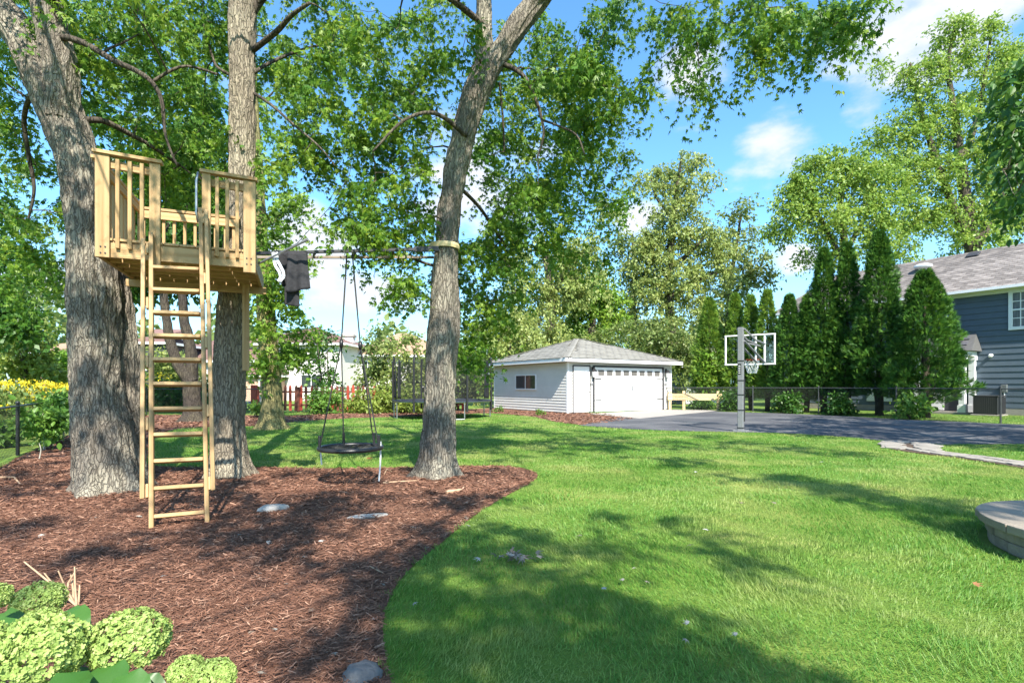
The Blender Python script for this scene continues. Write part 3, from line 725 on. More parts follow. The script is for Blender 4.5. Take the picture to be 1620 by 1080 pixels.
bw.slab(MB(), tp[0] - .2, tp[1] + .2, .0, .1, .03, PO).build('porch_slab', M_conc, por)
dd = bw.slab(MB(), tp[0] + 1.1, tp[0] + 2.0, .14, .95, .062, .085).build('door_panel', M_white, por)
# fittings on the blue house
def on_wall(px, py, off): t = bw.s_of(px); return bw.pt(t, bw.z_of(px, py), off), t
p, t = on_wall(1497, 495, .05)
ds = thing('satellite_dish', 'round white satellite dish on the blue siding beside the tall evergreen', 'satellite dish', p)
Rd = Matrix((BD, Vector((0, 0, 1)), BN)).transposed()
dish = MB(); vs, fs = [], []
for i in range(5):
    for j in range(20):
        r = .34 * i / 4; a = 2 * math.pi * j / 20; vs.append(p + BN * .25 + Rd @ Vector((r * math.cos(a), r * math.sin(a) * 1.1, .3 * r * r - .04)))
for i in range(4):
    for j in range(20): fs.append((i * 20 + j, i * 20 + (j + 1) % 20, i * 20 + 20 + (j + 1) % 20, i * 20 + 20 + j))
dish.add(vs, fs); dish.build('reflector', M_white, ds, smooth=True)
MB().tube([p, p + BN * .2], .03).build('mast', M_grey, ds); MB().tube([p + BN * .22 + Vector((0, 0, -.3)), p + BN * .6 + Vector((0, 0, -.12)), p + BN * .62 + Vector((0, 0, -.02))], .018, 6).build('feed_arm', M_grey, ds)
p, t = on_wall(1569, 562, .04)
fl = thing('security_light', 'small round white security light on the blue siding right of the porch', 'light', p)
MB().tube([p, p + BN * .05], .07, 10).build('base', M_white, fl); MB().sphere(p + BN * .12 + Vector((0, 0, -.02)), .085).build('lamp_head', M_white, fl, smooth=True)
for px, py, lb, rd in ((1462, 415, 'round white dome vent on the brown shingle roof above the evergreens', .42), (1540, 405, 'low dark box vent near the ridge of the brown roof', .22)):
    tt = bw.s_of(px); hh = .7 if rd > .3 else .88
    q = e0.lerp(e1, 0); base = bw.pt(tt * 1.0, 0, 0)
    sl_ = (8.15 - BZ - .04) / (3.5 + EO); off = EO - hh * (3.5 + EO)
    # the point on the slope seen at that pixel
    qx = (px - CX) / F; best = None
    for k in range(400):
        t_ = T0 + (T1 - T0) * k / 400; pp = bw.pt(t_, BZ + .04 + sl_ * (EO - off), off); e = abs(pp.x / pp.y - qx)
        if best is None or e < best[0]: best = (e, pp)
    pp = best[1]; rn = (BN * sl_ + Vector((0, 0, 1))).normalized()
    v = thing('roof_vent', lb, 'roof vent', pp)
    if rd > .3:
        MB().tube([pp - rn * .05, pp + rn * .14], .22, 12).build('vent_neck', M_white, v); MB().sphere(pp + rn * .2, rd, 14, 8, (1, 1, .35)).build('vent_dome', M_white, v, smooth=True)
    else:
        Rr = Matrix((BD, rn.cross(BD), rn)).transposed(); MB().bbox(pp + rn * .06, (.5, .45, .14), .02, Rr).build('vent_cap', M_trimdark, v); MB().bbox(pp + rn * .01, (.6, .55, .03), .004, Rr).build('vent_flange', M_grey, v)
# air conditioner
ta, tb_ = sorted((bw.s_of(1580), bw.s_of(1543)))
ac_c = bw.pt((ta + tb_) / 2 - .35, 0, .95); ac = thing('air_conditioner', 'dark boxy air conditioner unit on the ground against the blue house', 'air conditioner', ac_c)
Rw = Matrix((BD, -BN, Vector((0, 0, 1)))).transposed()
MB().bbox(ac_c + Vector((0, 0, .45)), (.86, .86, .78), .03, Rw).build('cabinet', M_black, ac); MB().bbox(ac_c + Vector((0, 0, .03)), (1.0, 1.0, .06), .01, Rw).build('pad', M_conc, ac)
MB().bbox(ac_c + Vector((0, 0, .86)), (.90, .90, .05), .02, Rw).build('top_cap', M_trimdark, ac)
fin = MB()
for k in range(12): fin.bbox(ac_c + BN * .44 + BD * (-.39 + k * .071) + Vector((0, 0, .45)), (.016, .02, .70), .002, Rw)
for k in range(12): fin.bbox(ac_c - BD * .44 + BN * (-.39 + k * .071) + Vector((0, 0, .45)), (.02, .016, .70), .002, Rw)
fin.build('grille', M_trimdark, ac)
# electric meter box with conduit
p, t = on_wall(1590, 617, .05)
eb = thing('meter_box', 'small grey electrical box with white conduit on the blue house wall', 'electrical box', p)
MB().bbox(p + BN * .03 + Vector((0, 0, .08)), (.20, .12, .34), .01, Rw).build('box', M_galv, eb)
MB().tube([p + BN * .03 + Vector((0, 0, -.08)), p + BN * .03 + Vector((0, 0, -.95)), p + BN * .03 - BD * -.12 + Vector((0, 0, -1.05))], .022, 6).build('conduit', M_white, eb)

# second, teal end of a neighbour's building behind the guard rail
ta_ = P(1098, 640, 37); ta_.z = 0
td = Vector((.55, .83, 0)).normalized(); tsd = Vector((-.83, .55, 0))
te = thing('teal_outbuilding', 'low teal outbuilding with pale hip roof behind the wooden guard rail', 'shed', ta_)
tw = Wall(ta_ - Vector((.62, .12, 0)), (1, .18)); c = MB(); tw.slab(c, .02, 4.5, 0, 2.65, -3, -.02); c.build('wall', M_teal, te)
zz = np.linspace(1.1, 2.6, 6)
for i in range(5): tw.plank(0, 4.5, zz[i], zz[i + 1], M_teal, te, th=.03)
zz = np.linspace(.05, 1.1, 5)
for i in range(4): tw.plank(0, 4.5, zz[i], zz[i + 1], M_white, te, th=.03)
tr = MB(); q = [tw.pt(-.75, 2.72, .75), tw.pt(5.2, 2.72, .75), tw.pt(5.2, 2.72, -3.7), tw.pt(-.75, 2.72, -3.7), tw.pt(1.6, 4.1, -1.5), tw.pt(3.2, 4.1, -1.5)]
tr.add(q, [(0, 1, 5, 4), (1, 2, 5), (2, 3, 4, 5), (3, 0, 4), (3, 2, 1, 0)]); tr.build('roof', M_shb, te)
MB().beam(q[0] + Vector((0, 0, -.09)), q[1] + Vector((0, 0, -.09)), .03, .16).build('fascia', M_white, te)

# ------------------------------------------------------------------ fences
def chain_fence(name, label, pts, h, m, posts, parent=None, pitch=.055, wire=.0022, postr=.03, fabric=True):
    """posts, top rail and woven wire of a chain-link fence along ground points"""
    r = thing(name, label, 'fence', pts[0])
    for q in posts:
        MB().tube([q, q + Vector((0, 0, h + .05))], postr, 8).build('post', m, r); MB().sphere(q + Vector((0, 0, h + .06)), postr * 1.25, 8, 5).build('post_cap', m, r, smooth=True)
    V, Fc = [], []
    for a, b in zip(pts[:-1], pts[1:]):
        MB().tube([a + Vector((0, 0, h)), b + Vector((0, 0, h))], .022, 8).build('top_rail', m, r)
        d = (b - a); L = d.length; d.normalize(); nrm = d.cross(Vector((0, 0, 1)))
        if not fabric: continue
        step = pitch * 1.414; hh = h - .06; k = int((L + hh) / step)
        for sgn in (1, -1):
            for i in range(k):
                x0 = -hh + i * step; pa, pb = (x0, .03), (x0 + hh, .03 + hh)
                if x0 < 0: pa = (0, .03 - x0)
                if x0 + hh > L: pb = (L, .03 + L - x0)
                if pb[0] <= pa[0]: continue
                if sgn < 0: pa, pb = (L - pa[0], pa[1]), (L - pb[0], pb[1])
                A = a + d * pa[0] + Vector((0, 0, pa[1])); B = a + d * pb[0] + Vector((0, 0, pb[1])); o = nrm * wire; up = Vector((0, 0, wire))
                n0 = len(V); V += [A + o, A - o + up, A - o - up, B + o, B - o + up, B - o - up]; Fc += [(n0, n0 + 1, n0 + 4, n0 + 3), (n0 + 1, n0 + 2, n0 + 5, n0 + 4), (n0 + 2, n0, n0 + 3, n0 + 5)]
    if V:
        o = np_mesh('wire_fabric', np.array([tuple(v) for v in V]), np.array(Fc), m, None, r); tag(o, kind='stuff')
    return r
M_wire = mat('vinyl_wire', (.06, .065, .065), None, 8, .5)
fp = [G(1040, 648), G(1191, 651.7), G(1295, 655), G(1418, 661.7), G(1583, 669.5), G(1660, 673.5)]
chain_fence('chain_link_fence', 'dark chain link fence along the driveway in front of the evergreens', fp, 1.2, M_wire, fp[1:], wire=.003)
fp = [G(-130, 790), G(28, 720), G(78, 700), G(133, 678), G(215, 664)]
chain_fence('chain_link_fence', 'black chain link fence running beside the saplings at the left', fp, .92, M_black, fp, pitch=.06, wire=.0018)
fp = [G(170, 658), G(232, 655.5), G(300, 655), G(372, 655), G(432, 656)]
chain_fence('chain_link_fence', 'black chain link fence in front of the far hedge, behind the forked tree', fp, 1.15, M_black, fp, pitch=.08, wire=.003)
# red picket fence
pf = thing('picket_fence', 'red brown picket fence in front of the white houses', 'fence', G(405, 652))
A0, A1 = G(402, 652), P(735, 0, 27.5); A1.z = 0
Ld = (A1 - A0); Ln = Ld.length; Ld.normalize(); Nn = Vector((Ld.y, -Ld.x, 0)); npk = int(Ln / .25)
pk = MB(); pk.add([(-.065, -.011, .05), (.065, -.011, .05), (.065, .011, .05), (-.065, .011, .05), (-.065, -.011, 1.2), (.065, -.011, 1.2), (.065, .011, 1.2), (-.065, .011, 1.2), (-.028, -.011, 1.31), (.028, -.011, 1.31), (.028, .011, 1.31), (-.028, .011, 1.31)],
       [(3, 2, 1, 0), (0, 1, 5, 4), (1, 2, 6, 5), (2, 3, 7, 6), (3, 0, 4, 7), (4, 5, 9, 8), (5, 6, 10, 9), (6, 7, 11, 10), (7, 4, 8, 11), (8, 9, 10, 11)])
pm1 = pk.mesh('picket'); pm1.materials.append(M_red); pm2 = pk.mesh('picket'); pm2.materials.append(M_brownwood)
rs = random.Random(4); Mp = Matrix((Ld, -Nn, Vector((0, 0, 1)))).transposed().to_4x4()
for i in range(npk):
    M = Mp.copy(); M.translation = A0 + Ld * (i * .25 + .2) + Nn * .05 + Vector((0, 0, rs.uniform(-.03, .03)))
    piece('picket', pm1 if (rs.random() < .5 or i < 5) else pm2, M @ Matrix.Rotation(rs.uniform(-.025, .025), 4, 'Y'), pf)
for z in (.35, 1.0): MB().beam(A0 + Vector((0, 0, z)), A1 + Vector((0, 0, z)), .04, .09).build('rail', M_brownwood, pf)
for i in range(6):
    q = A0.lerp(A1, i / 5); MB().bbox(q + Vector((0, 0, .62)), (.13, .13, 1.24) if i else (.24, .24, 1.42), .01, Mp.to_3x3()).build('post', M_red if i == 0 else M_brownwood, pf)

# ------------------------------------------------------------------ houses beyond the fences
def house(name, label, a, d, L, D, wz, ridge, oh, mwall, mroof, hip=True, wins=(), course=True):
    w = Wall(a, d); r = thing(name, label, 'house', w.a)
    c = MB(); w.slab(c, 0, L, 0, wz, -D, 0); c.build('wall', mwall, r)
    e = [w.pt(-oh, wz, oh), w.pt(L + oh, wz, oh), w.pt(L + oh, wz, -D - oh), w.pt(-oh, wz, -D - oh)]; k = D / 2 if hip else -oh
    ra, rb = w.pt(k, ridge, -D / 2), w.pt(L - k, ridge, -D / 2)
    c = MB(); c.add(e + [ra, rb], [(0, 1, 5, 4), (1, 2, 5), (2, 3, 4, 5), (3, 0, 4), (3, 2, 1, 0)]); ro = c.build('roof', mroof, r)
    O, u, s, n, ul, sl, ok = slope(e[0], e[1], ra, rb) if (e[1] - e[0]).dot(rb - ra) > 0 else slope(e[1], e[0], rb, ra)
    j = 0; y = .2
    while y < sl and course:       # courses of shingle, each a strip with its own butt edge
        x0, x1 = None, None
        for t in np.linspace(0, ul, 60):
            if ok(t, y):
                x0 = t if x0 is None else x0; x1 = t
        if x0 is None or x1 - x0 < .5: break
        MB().beam(O + u * x0 + s * y + n * .02, O + u * x1 + s * y + n * .02, .36, .03, n).build('shingle_course', mroof, ro); y += .42
    for i in range(4): MB().beam(e[i] + Vector((0, 0, -.08)), e[(i + 1) % 4] + Vector((0, 0, -.08)), .04, .18).build('fascia', M_white, r)
    for t0, t1, z0, z1, n_ in wins:
        f = MB()
        for q in ((t0 - .08, t1 + .08, z0 - .1, z0), (t0 - .08, t1 + .08, z1, z1 + .08), (t0 - .08, t0, z0, z1), (t1, t1 + .08, z0, z1)): w.slab(f, *q, .003, .07)
        wo = f.build('window', M_white, r); q = (t1 - t0) / n_
        for i in range(n_): w.slab(MB(), t0 + i * q + .03, t0 + (i + 1) * q - .03, z0, z1, .004, .02, .001).build('pane', M_glass, wo)
        for i in range(1, n_): w.slab(MB(), t0 + i * q - .03, t0 + i * q + .03, z0, z1, .004, .05).build('mullion', M_white, wo)
    return r, w
# white house with a brown hip roof: two storey body and a low front wing
a = P(388, 0, 46); a.z = 0
wh, ww_ = house('white_house', 'white two storey house with brown hip roof behind the picket fence', a, (1, -.06), 8.6, 9, 4.95, 6.9, .5, M_brick, M_brroof, wins=[(5.0, 6.8, 1.15, 2.2, 2)])
lo = P(232, 0, 44.5); lo.z = 0
lh, lw = house('brown_roofed_house', 'long low house with pinkish brown roof seen through the ladder', lo, (1, -.04), 10.4, 7, 3.4, 5.35, .5, M_brick, M_brroof, wins=[(3.2, 4.2, 1.0, 2.2, 1), (6.2, 7.3, 1.0, 2.2, 1)])
lo2 = P(385, 0, 43.2); lo2.z = 0
house('brick_lean_to', 'small pink brick porch wing below the white house wall', lo2, (1, 0), 2.3, 2.6, 2.2, 3.1, .35, mat('pink_brick', (.50, .33, .25), (.42, .27, .2), 9, .9), M_brroof, hip=False, wins=[(1.35, 1.9, .9, 1.75, 1)])
# tan roofed house with a chimney
tn = P(556, 0, 50); tn.z = 0
th, tw2 = house('tan_roofed_house', 'white house with sunlit tan roof and tall chimney behind the shrubs', tn, (1, .12), 9.2, 8, 4.2, 6.7, .6, M_brick, M_tan, wins=[(1.0, 2.0, 2.2, 3.6, 2)])
cc = P(552, 0, 49.5); cc.z = 0
MB().bbox(cc + Vector((0, 0, 3.1)), (1.0, .8, 6.2), .02).build('chimney', M_brick, th); MB().bbox(cc + Vector((0, 0, 5.95)), (1.2, 1.0, .2), .02).build('chimney_cap', M_conc, th)
dk = P(206, 0, 40); dk.z = 0
house('dark_house', 'dark grey house with a pale window between the big trunk and ladder', dk, (1, .1), 2.6, 6, 4.6, 5.9, .35, M_darkhouse, M_brroof, wins=[(.65, 1.35, 2.55, 3.25, 1)])
bk = P(40, 0, 44); bk.z = 0
house('brick_house', 'dark red brick house end with white trim beyond the yellow flowers', bk, (1, -.25), 2.7, 6, 4.0, 5.0, .45, M_redbrick, M_tan, hip=False)

# ------------------------------------------------------------------ treehouse platform
TO = Vector((-4.33, 5.5, 0)); TU = Vector((.926, .378, 0)).normalized(); TV = Vector((-TU.y, TU.x, 0))
def T(x, y, z): return TO + TU * x + TV * y + Vector((0, 0, z))
TWd, TDp, ZB, ZT = 1.50, 1.60, 2.645, 2.815
th_ = thing('treehouse_platform', 'new pine treehouse platform with railings fixed between two maple trunks', 'treehouse', T(0, 0, 0))
zc, hh = (ZB + ZT) / 2, ZT - ZB
board('fascia', T(.0, .019, zc), T(TWd, .019, zc), .038, hh, M_wood, th_)
board('rim_joist', T(0, TDp - .019, zc), T(TWd, TDp - .019, zc), .038, hh, M_wood, th_)
for x in (.019, TWd - .019): board('rim_joist', T(x, .040, zc), T(x, TDp - .040, zc), .038, hh, M_wood, th_)
for i in range(1, 6):
    y = .04 + i * (TDp - .08) / 6; board('joist', T(.040, y, zc), T(TWd - .040, y, zc), .038, hh - .01, M_wood, th_)
nb = 10; bwid = TWd / nb
for i in range(nb): board('deck_board', T((i + .5) * bwid, -.02, ZT + .016), T((i + .5) * bwid, TDp + .01, ZT + .016), bwid - .010, .028, M_wood, th_)
# beams that carry it at the trunks
board('support_beam', T(-.05, TDp * .78, ZB - .05), T(TWd + .05, TDp * .78, ZB - .05), .038, .09, M_wood, th_)
board('brace_board', P(389, 430, 7.02), P(389, 586, 7.12), .085, .038, M_wood, th_, up=TV)
RZ = 3.70
def post2(x, y, w, z0, z1, thick=.038, up=None): board('post', T(x, y, z0), T(x, y, z1), w, thick, M_wood, th_, up=up or TV)
def panel(x0, x1, wl, wr, rl, rr):
    """front panel: two posts, cap, sub-rail and three balusters"""
    post2(x0 + wl / 2, -.021, wl, ZB - .01, rl - .019); post2(x1 - wr / 2, -.021, wr, ZB - .06, rr - .019)
    board('cap_rail', T(x0 - .02, -.02, rl), T(x1 + .02, -.02, rr), .09, .036, M_wood, th_)
    board('sub_rail', T(x0 + .01, .019, rl - .10), T(x1 - .01, .019, rr - .10), .036, .085, M_wood, th_)
    inner = (x1 - wr) - (x0 + wl)
    for i in range(3):
        x = x0 + wl + inner * (i + .62) / 3.25; post2(x, -.021, .036, ZT - .075, rl + (rr - rl) * (x - x0) / (x1 - x0) - .045, .034)
panel(.0, .575, .125, .10, RZ + .03, RZ)
post2(.02, .06, .06, ZB, RZ, up=TU)
panel(.965, 1.50, .085, .125, RZ - .03, RZ - .05)
post2(TWd - .02, .06, .06, ZB - .06, RZ - .07, up=TU)
# left side railing
board('cap_rail', T(-.015, .04, RZ), T(-.015, TDp, RZ), .09, .036, M_wood, th_); board('sub_rail', T(.03, .04, RZ - .10), T(.03, TDp, RZ - .10), .036, .085, M_wood, th_)
for i in range(9):
    y = .16 + i * .155; board('baluster', T(-.010, y, ZT - .10), T(-.010, y, RZ - .05), .036, .034, M_wood, th_, up=TU)
# back railing
zr = RZ - .05
board('cap_rail', T(-.02, TDp + .02, zr), T(1.20, TDp + .02, zr), .09, .036, M_wood, th_); board('sub_rail', T(0, TDp - .02, zr - .085), T(1.16, TDp - .02, zr - .085), .036, .10, M_wood, th_)
for x in (.03, 1.14): board('post', T(x, TDp + .015, ZB), T(x, TDp + .015, zr - .02), .085, .038, M_wood, th_, up=TV)
for i in range(8):
    x = .16 + i * .122; board('baluster', T(x, TDp + .018, ZT - .08), T(x, TDp + .018, zr - .05), .036, .034, M_wood, th_, up=TV)
# bolts in the corner posts, grab handle
for x in (.05, .09, TWd - .09, TWd - .045):
    for z in (ZB + .035, ZB + .10): MB().tube([T(x, -.036, z), T(x, -.047, z)], .008, 8).build('bolt', M_black, th_)
MB().tube([T(.955, .02, RZ - .55), T(.93, -.045, RZ - .60), T(.915, -.05, RZ - .50), T(.915, -.05, RZ - .15), T(.93, -.045, RZ - .06), T(.955, .02, RZ - .10)], .014, 8).build('grab_handle', M_galv, th_, smooth=True)

# ------------------------------------------------------------------ ladder
la = thing('ladder', 'pine ladder with eleven rungs leaning up to the treehouse opening', 'ladder', G(284, 830))
bl, br = G(240, 836), G(328, 827); tl, tr_ = T(.50, -.060, ZT + .10), T(.955, -.060, ZT + .42)
def lp(a, b, z): return a.lerp(b, (z - a.z) / (b.z - a.z))
up_ = (br - bl).normalized()
for a, b in ((bl, tl), (br, tr_)): board('rail', a, b, .038, .085, M_wood, la, up=up_.cross((b - a).normalized()) * -1)
ax = None
for i in range(11):
    z = .10 + i * .243; a, b = lp(bl, tl, z), lp(br, tr_, z); d = (b - a).normalized(); up2 = (tl - bl).normalized()
    board('rung', a + d * .0195, b - d * .0195, .075, .034, M_wood, la, up=up2)
out_ = -TV
for a, b, sg, z0, z1 in ((bl, tl, -1, .27, 2.84), (br, tr_, 1, .30, 3.22)):
    p0, p1 = lp(a, b, z0) + TU * sg * .062 + out_ * .05, lp(a, b, z1) + TU * sg * .062 + out_ * .05
    hr = board('handrail', p0, p1, .034, .036, M_wood, la, up=TU)
    for z in np.linspace(z0 + .06, z1 - .1, 5): board('spacer_block', lp(a, b, z - .06) + TU * sg * .030 + out_ * .015, lp(a, b, z + .06) + TU * sg * .030 + out_ * .015, .05, .022, M_wood, hr, up=TU)

# ------------------------------------------------------------------ swing beam between platform and the middle maple
sb = thing('swing_beam', 'pair of long rails running from the treehouse platform to the middle maple trunk', 'beam', T(TWd, .5, 0))
b0, b1 = P(404, 401, 6.45), P(690, 393.5, 7.42); c0, c1 = P(404, 407, 6.85), P(686, 407, 7.75)
MB().beam(b0, b1, .035, .038).build('rail', M_trimdark, sb); MB().beam(c0, c1, .035, .035).build('rail', M_oldwood, sb)
for k in (.30, .52, .74): MB().beam(b0.lerp(b1, k) - Vector((0, 0, .02)), c0.lerp(c1, k) + Vector((0, 0, .03)), .025, .025).build('cross_bar', M_trimdark, sb)
tc_ = P(703, 394, 7.65)
MB().ring((tc_.x, tc_.y, tc_.z + .03), .205, .016, 40, 6, 2.6).build('trunk_strap', M_woodpale, sb)
MB().beam(P(655, 394.5, 7.3), P(694, 393.5, 7.42), .05, .07).build('end_bracket', M_trimdark, sb)
gp_ = thing('metal_pole', 'thin grey metal pole sticking out slantwise from the platform corner', 'pole', P(404, 419, 6.55))
MB().tube([P(396, 423, 6.45), P(440, 402, 6.35), P(481, 382, 6.25)], .014, 8).build('shaft', M_galv, gp_); MB().tube([P(478, 383, 6.255), P(487, 378.5, 6.24)], [.018, .022], 8).build('tip', M_grey, gp_)
cb = MB(); cb.tube([P(396, 423, 6.4), P(470, 385, 6.6), P(520, 330, 6.9), P(548, 285, 7.1)], .0045, 5); cb.tube([P(556, 262, 7.1), P(540, 330, 6.9), P(566, 372, 6.9)], .004, 5)
tag(cb.build('cable', M_rope), 'thin dark cable rising from the platform corner into the maple leaves', 'cable')

# ------------------------------------------------------------------ clothes over the beam
def cloth_panel(mb, pl, pr, pbl, pbr, fold, nf, nu=14, nv=14, thick=.012, off=0.0):
    """a hanging sheet between four corners with folds, front and back"""
    nrm = (pr - pl).cross(pbl - pl).normalized()
    if nrm.y > 0: nrm = -nrm
    k = len(mb.v)
    for side in (0, 1):
        for i in range(nv + 1):
            for j in range(nu + 1):
                a, b = j / nu, i / nv; p = pl.lerp(pr, a).lerp(pbl.lerp(pbr, a), b)
                d = fold * b ** .6 * (math.sin(a * nf * 6.28 + b * 1.3) * .6 + math.sin(a * nf * 2.7 + 1 + b * 2) * .5) + off
                mb.v.append(p + nrm * (d - side * thick))
    n = (nu + 1) * (nv + 1)
    for s_ in (0, 1):
        for i in range(nv):
            for j in range(nu):
                q = k + s_ * n + i * (nu + 1) + j; f = (q, q + nu + 1, q + nu + 2, q + 1); mb.f.append(f if s_ == 0 else f[::-1])
    ed = [i * (nu + 1) for i in range(nv + 1)] + [nv * (nu + 1) + j for j in range(1, nu + 1)] + [i * (nu + 1) + nu for i in range(nv - 1, -1, -1)] + [j for j in range(nu - 1, 0, -1)]
    for i in range(len(ed)):
        a, b = k + ed[i], k + ed[(i + 1) % len(ed)]; mb.f.append((a, a + n, b + n, b))
dJ = 6.42
jk = thing('draped_trousers', 'black sports trousers with white stripes draped over the swing beam', 'trousers', P(462, 400, dJ))
m = MB(); cloth_panel(m, P(455, 398, dJ), P(484, 399, dJ + .02), P(453, 463, dJ - .03), P(491, 456, dJ), .04, 1.7); m.build('leg', M_cloth, jk, smooth=True)
m = MB(); cloth_panel(m, P(433, 399, dJ + .02), P(459, 398, dJ + .02), P(447, 452, dJ + .06), P(462, 462, dJ + .06), .035, 1.4); m.build('leg', M_cloth, jk, smooth=True)
m = MB(); cloth_panel(m, P(450, 452, dJ + .05), P(473, 458, dJ + .05), P(451, 482, dJ + .06), P(473, 485, dJ + .05), .02, 1.4); m.build('lower_leg', M_cloth, jk, smooth=True)
m = MB(); cloth_panel(m, P(433, 396, dJ + .07), P(486, 397, dJ + .09), P(436, 430, dJ + .13), P(487, 440, dJ + .13), .02, 1.6); m.build('back_panel', M_cloth, jk, smooth=True)
for o in (0, 5.2):
    pts = [P(432 + o, 399, dJ - .012), P(433.5 + o, 412, dJ - .03), P(436 + o * 1.5, 421, dJ - .035), P(442 + o * 1.2, 430, dJ - .03), P(444 + o * 1.0, 438, dJ - .028), P(440 + o * .6, 445, dJ - .02)]
    st = MB()
    for a, b in zip(pts[:-1], pts[1:]): st.beam(a, b, .034, .006, (0, -1, .1))
    st.build('stripe', M_clothw, jk)

# ------------------------------------------------------------------ disc swing
SWc = Vector((P(555, 708, 7.0).x, 7.0, P(555, 708, 7.0).z)); sr = .40
sw_ = thing('disc_swing', 'black round saucer swing hanging on ropes from the beam', 'swing', (SWc.x, SWc.y, 0))
MB().ring(SWc, sr, .028, 44, 8).build('seat_ring', M_black, sw_, smooth=True)
web = MB()
for k in range(-4, 5):
    x = k * .085; l = math.sqrt(max(0, sr * sr - x * x)) - .02
    web.tube([SWc + Vector((x, -l, 0)), SWc + Vector((x, 0, -.035)), SWc + Vector((x, l, 0))], .008, 5); web.tube([SWc + Vector((-l, x, 0)), SWc + Vector((0, x, -.03)), SWc + Vector((l, x, 0))], .008, 5)
tag(web.build('seat_webbing', M_rope, sw_), kind='stuff')
def hang(px, py, d): return P(px, py, d)
for top, knot, ends in ((hang(549, 403, 6.98), P(540, 543, 6.95), ((-.36, -.15), (-.20, .33))), (hang(557, 401, 7.0), P(570, 546, 7.02), ((.22, .33), (.385, -.05)))):
    MB().tube([top + Vector((0, 0, .03)), knot], .011, 6).build('rope', M_rope, sw_)
    MB().tube([knot + Vector((0, 0, .05)), knot, knot - Vector((0, 0, .06))], [.02, .03, .018], 8).build('knot', M_black, sw_, smooth=True)
    for ex, ey in ends:
        e = SWc + Vector((ex, ey, .01)); MB().tube([knot, knot.lerp(e, .5), e], .010, 6).build('rope', M_rope, sw_)
        MB().tube([e + Vector((0, 0, .16)), e + Vector((0, 0, -.03))], .019, 8).build('rope_clamp', M_black, sw_)
e = SWc + Vector((.39, .02, 0)); MB().tube([e + Vector((0, 0, .08)), e, e + Vector((-.01, .02, -.22)), Vector((P(598, 748, 7.0).x, 7.05, .03))], .012, 6).build('hanging_strap', M_net, sw_)
e = SWc + Vector((-.37, -.1, 0)); MB().tube([e, e + Vector((.01, 0, -.10)), e + Vector((.02, 0, -.21))], .010, 6).build('hanging_strap', M_net, sw_)

# ------------------------------------------------------------------ trampoline
TC = Vector((-2.85, 21.7, 0)); trz, trr = .68, 1.95
tp_ = thing('trampoline', 'round trampoline with black safety net behind the middle maple', 'trampoline', TC)
MB().ring(TC + Vector((0, 0, trz)), trr, .035, 56, 8).build('frame', M_galv, tp_, smooth=True)
pd = MB(); n = 56
for i in range(n):
    a, b = 2 * math.pi * i / n, 2 * math.pi * (i + 1) / n; k = len(pd.v)
    for t in (a, b):
        for r, z in ((trr - .26, trz + .02), (trr + .06, trz + .03), (trr + .06, trz + .0), (trr - .26, trz - .01)): pd.v.append(TC + Vector((r * math.cos(t), r * math.sin(t), z + .02)))
    for j in range(4): pd.f.append((k + j, k + (j + 1) % 4, k + 4 + (j + 1) % 4, k + 4 + j))
pd.build('spring_pad', M_pad, tp_)
MB().tube([TC + Vector((0, 0, trz - .005)), TC + Vector((0, 0, trz + .01))], trr - .25, 48).build('jump_mat', M_mat_black, tp_)
for i in range(4):
    a = R(20 + 90 * i); pts = []
    for s_ in (-.22, .22): pts.append(TC + Vector((trr * math.cos(a + s_), trr * math.sin(a + s_), 0)))
    MB().tube([pts[0] + Vector((0, 0, trz)), pts[0] + Vector((0, 0, .08)), pts[0] + Vector((0, 0, .03)), pts[1] + Vector((0, 0, .03)), pts[1] + Vector((0, 0, .08)), pts[1] + Vector((0, 0, trz))], .024, 8).build('leg', M_galv, tp_)
zn = 2.42
for i in range(6):
    a = R(5 + 60 * i); q = TC + Vector(((trr + .05) * math.cos(a), (trr + .05) * math.sin(a), 0))
    MB().tube([q + Vector((0, 0, .30)), q + Vector((0, 0, 2.2)), q * 1 + Vector((-.05 * math.cos(a), -.05 * math.sin(a), zn + .05))], .045, 8).build('net_pole', M_black, tp_)
V, Fc = [], []
def strip(a, b, w):
    up = Vector((0, 0, 1)) if abs((b - a).normalized().z) < .5 else Vector((-(a - TC).y, (a - TC).x, 0)).normalized()
    k = len(V); V.extend([a - up * w, a + up * w, b + up * w, b - up * w]); Fc.append((k, k + 1, k + 2, k + 3))
n = 190; rn = trr - .03
def ntop(t): return zn - .16 * abs(math.sin(3 * (t - R(5))))
for i in range(n):
    t = 2 * math.pi * i / n; c_ = Vector((math.cos(t), math.sin(t), 0)) * rn; strip(TC + c_ + Vector((0, 0, trz)), TC + c_ + Vector((0, 0, ntop(t))), .005)
for k in range(32):
    z = trz + .05 + k * .055
    for i in range(96):
        t, t2 = 2 * math.pi * i / 96, 2 * math.pi * (i + 1) / 96
        if z > ntop(t): continue
        strip(TC + Vector((math.cos(t) * rn, math.sin(t) * rn, z)), TC + Vector((math.cos(t2) * rn, math.sin(t2) * rn, z)), .004)
tag(np_mesh('safety_net', np.array([tuple(v) for v in V]), np.array(Fc), M_mat_black, None, tp_), kind='stuff')
for a0, w_ in ((R(183), .16), (R(335), .30), (R(215), .08)):   # gathered folds of the net
    q0, q1 = [TC + Vector(((trr - .02) * math.cos(a0 + s_), (trr - .02) * math.sin(a0 + s_), 0)) for s_ in (0, w_)]
    m = MB(); cloth_panel(m, q0 + Vector((0, 0, zn - .05)), q1 + Vector((0, 0, zn - .16)), q0 + Vector((0, 0, trz + .12)), q1 + Vector((0, 0, trz + .12)), .05, 1.7, thick=.02); m.build('net_fold', M_mat_black, tp_, smooth=True)

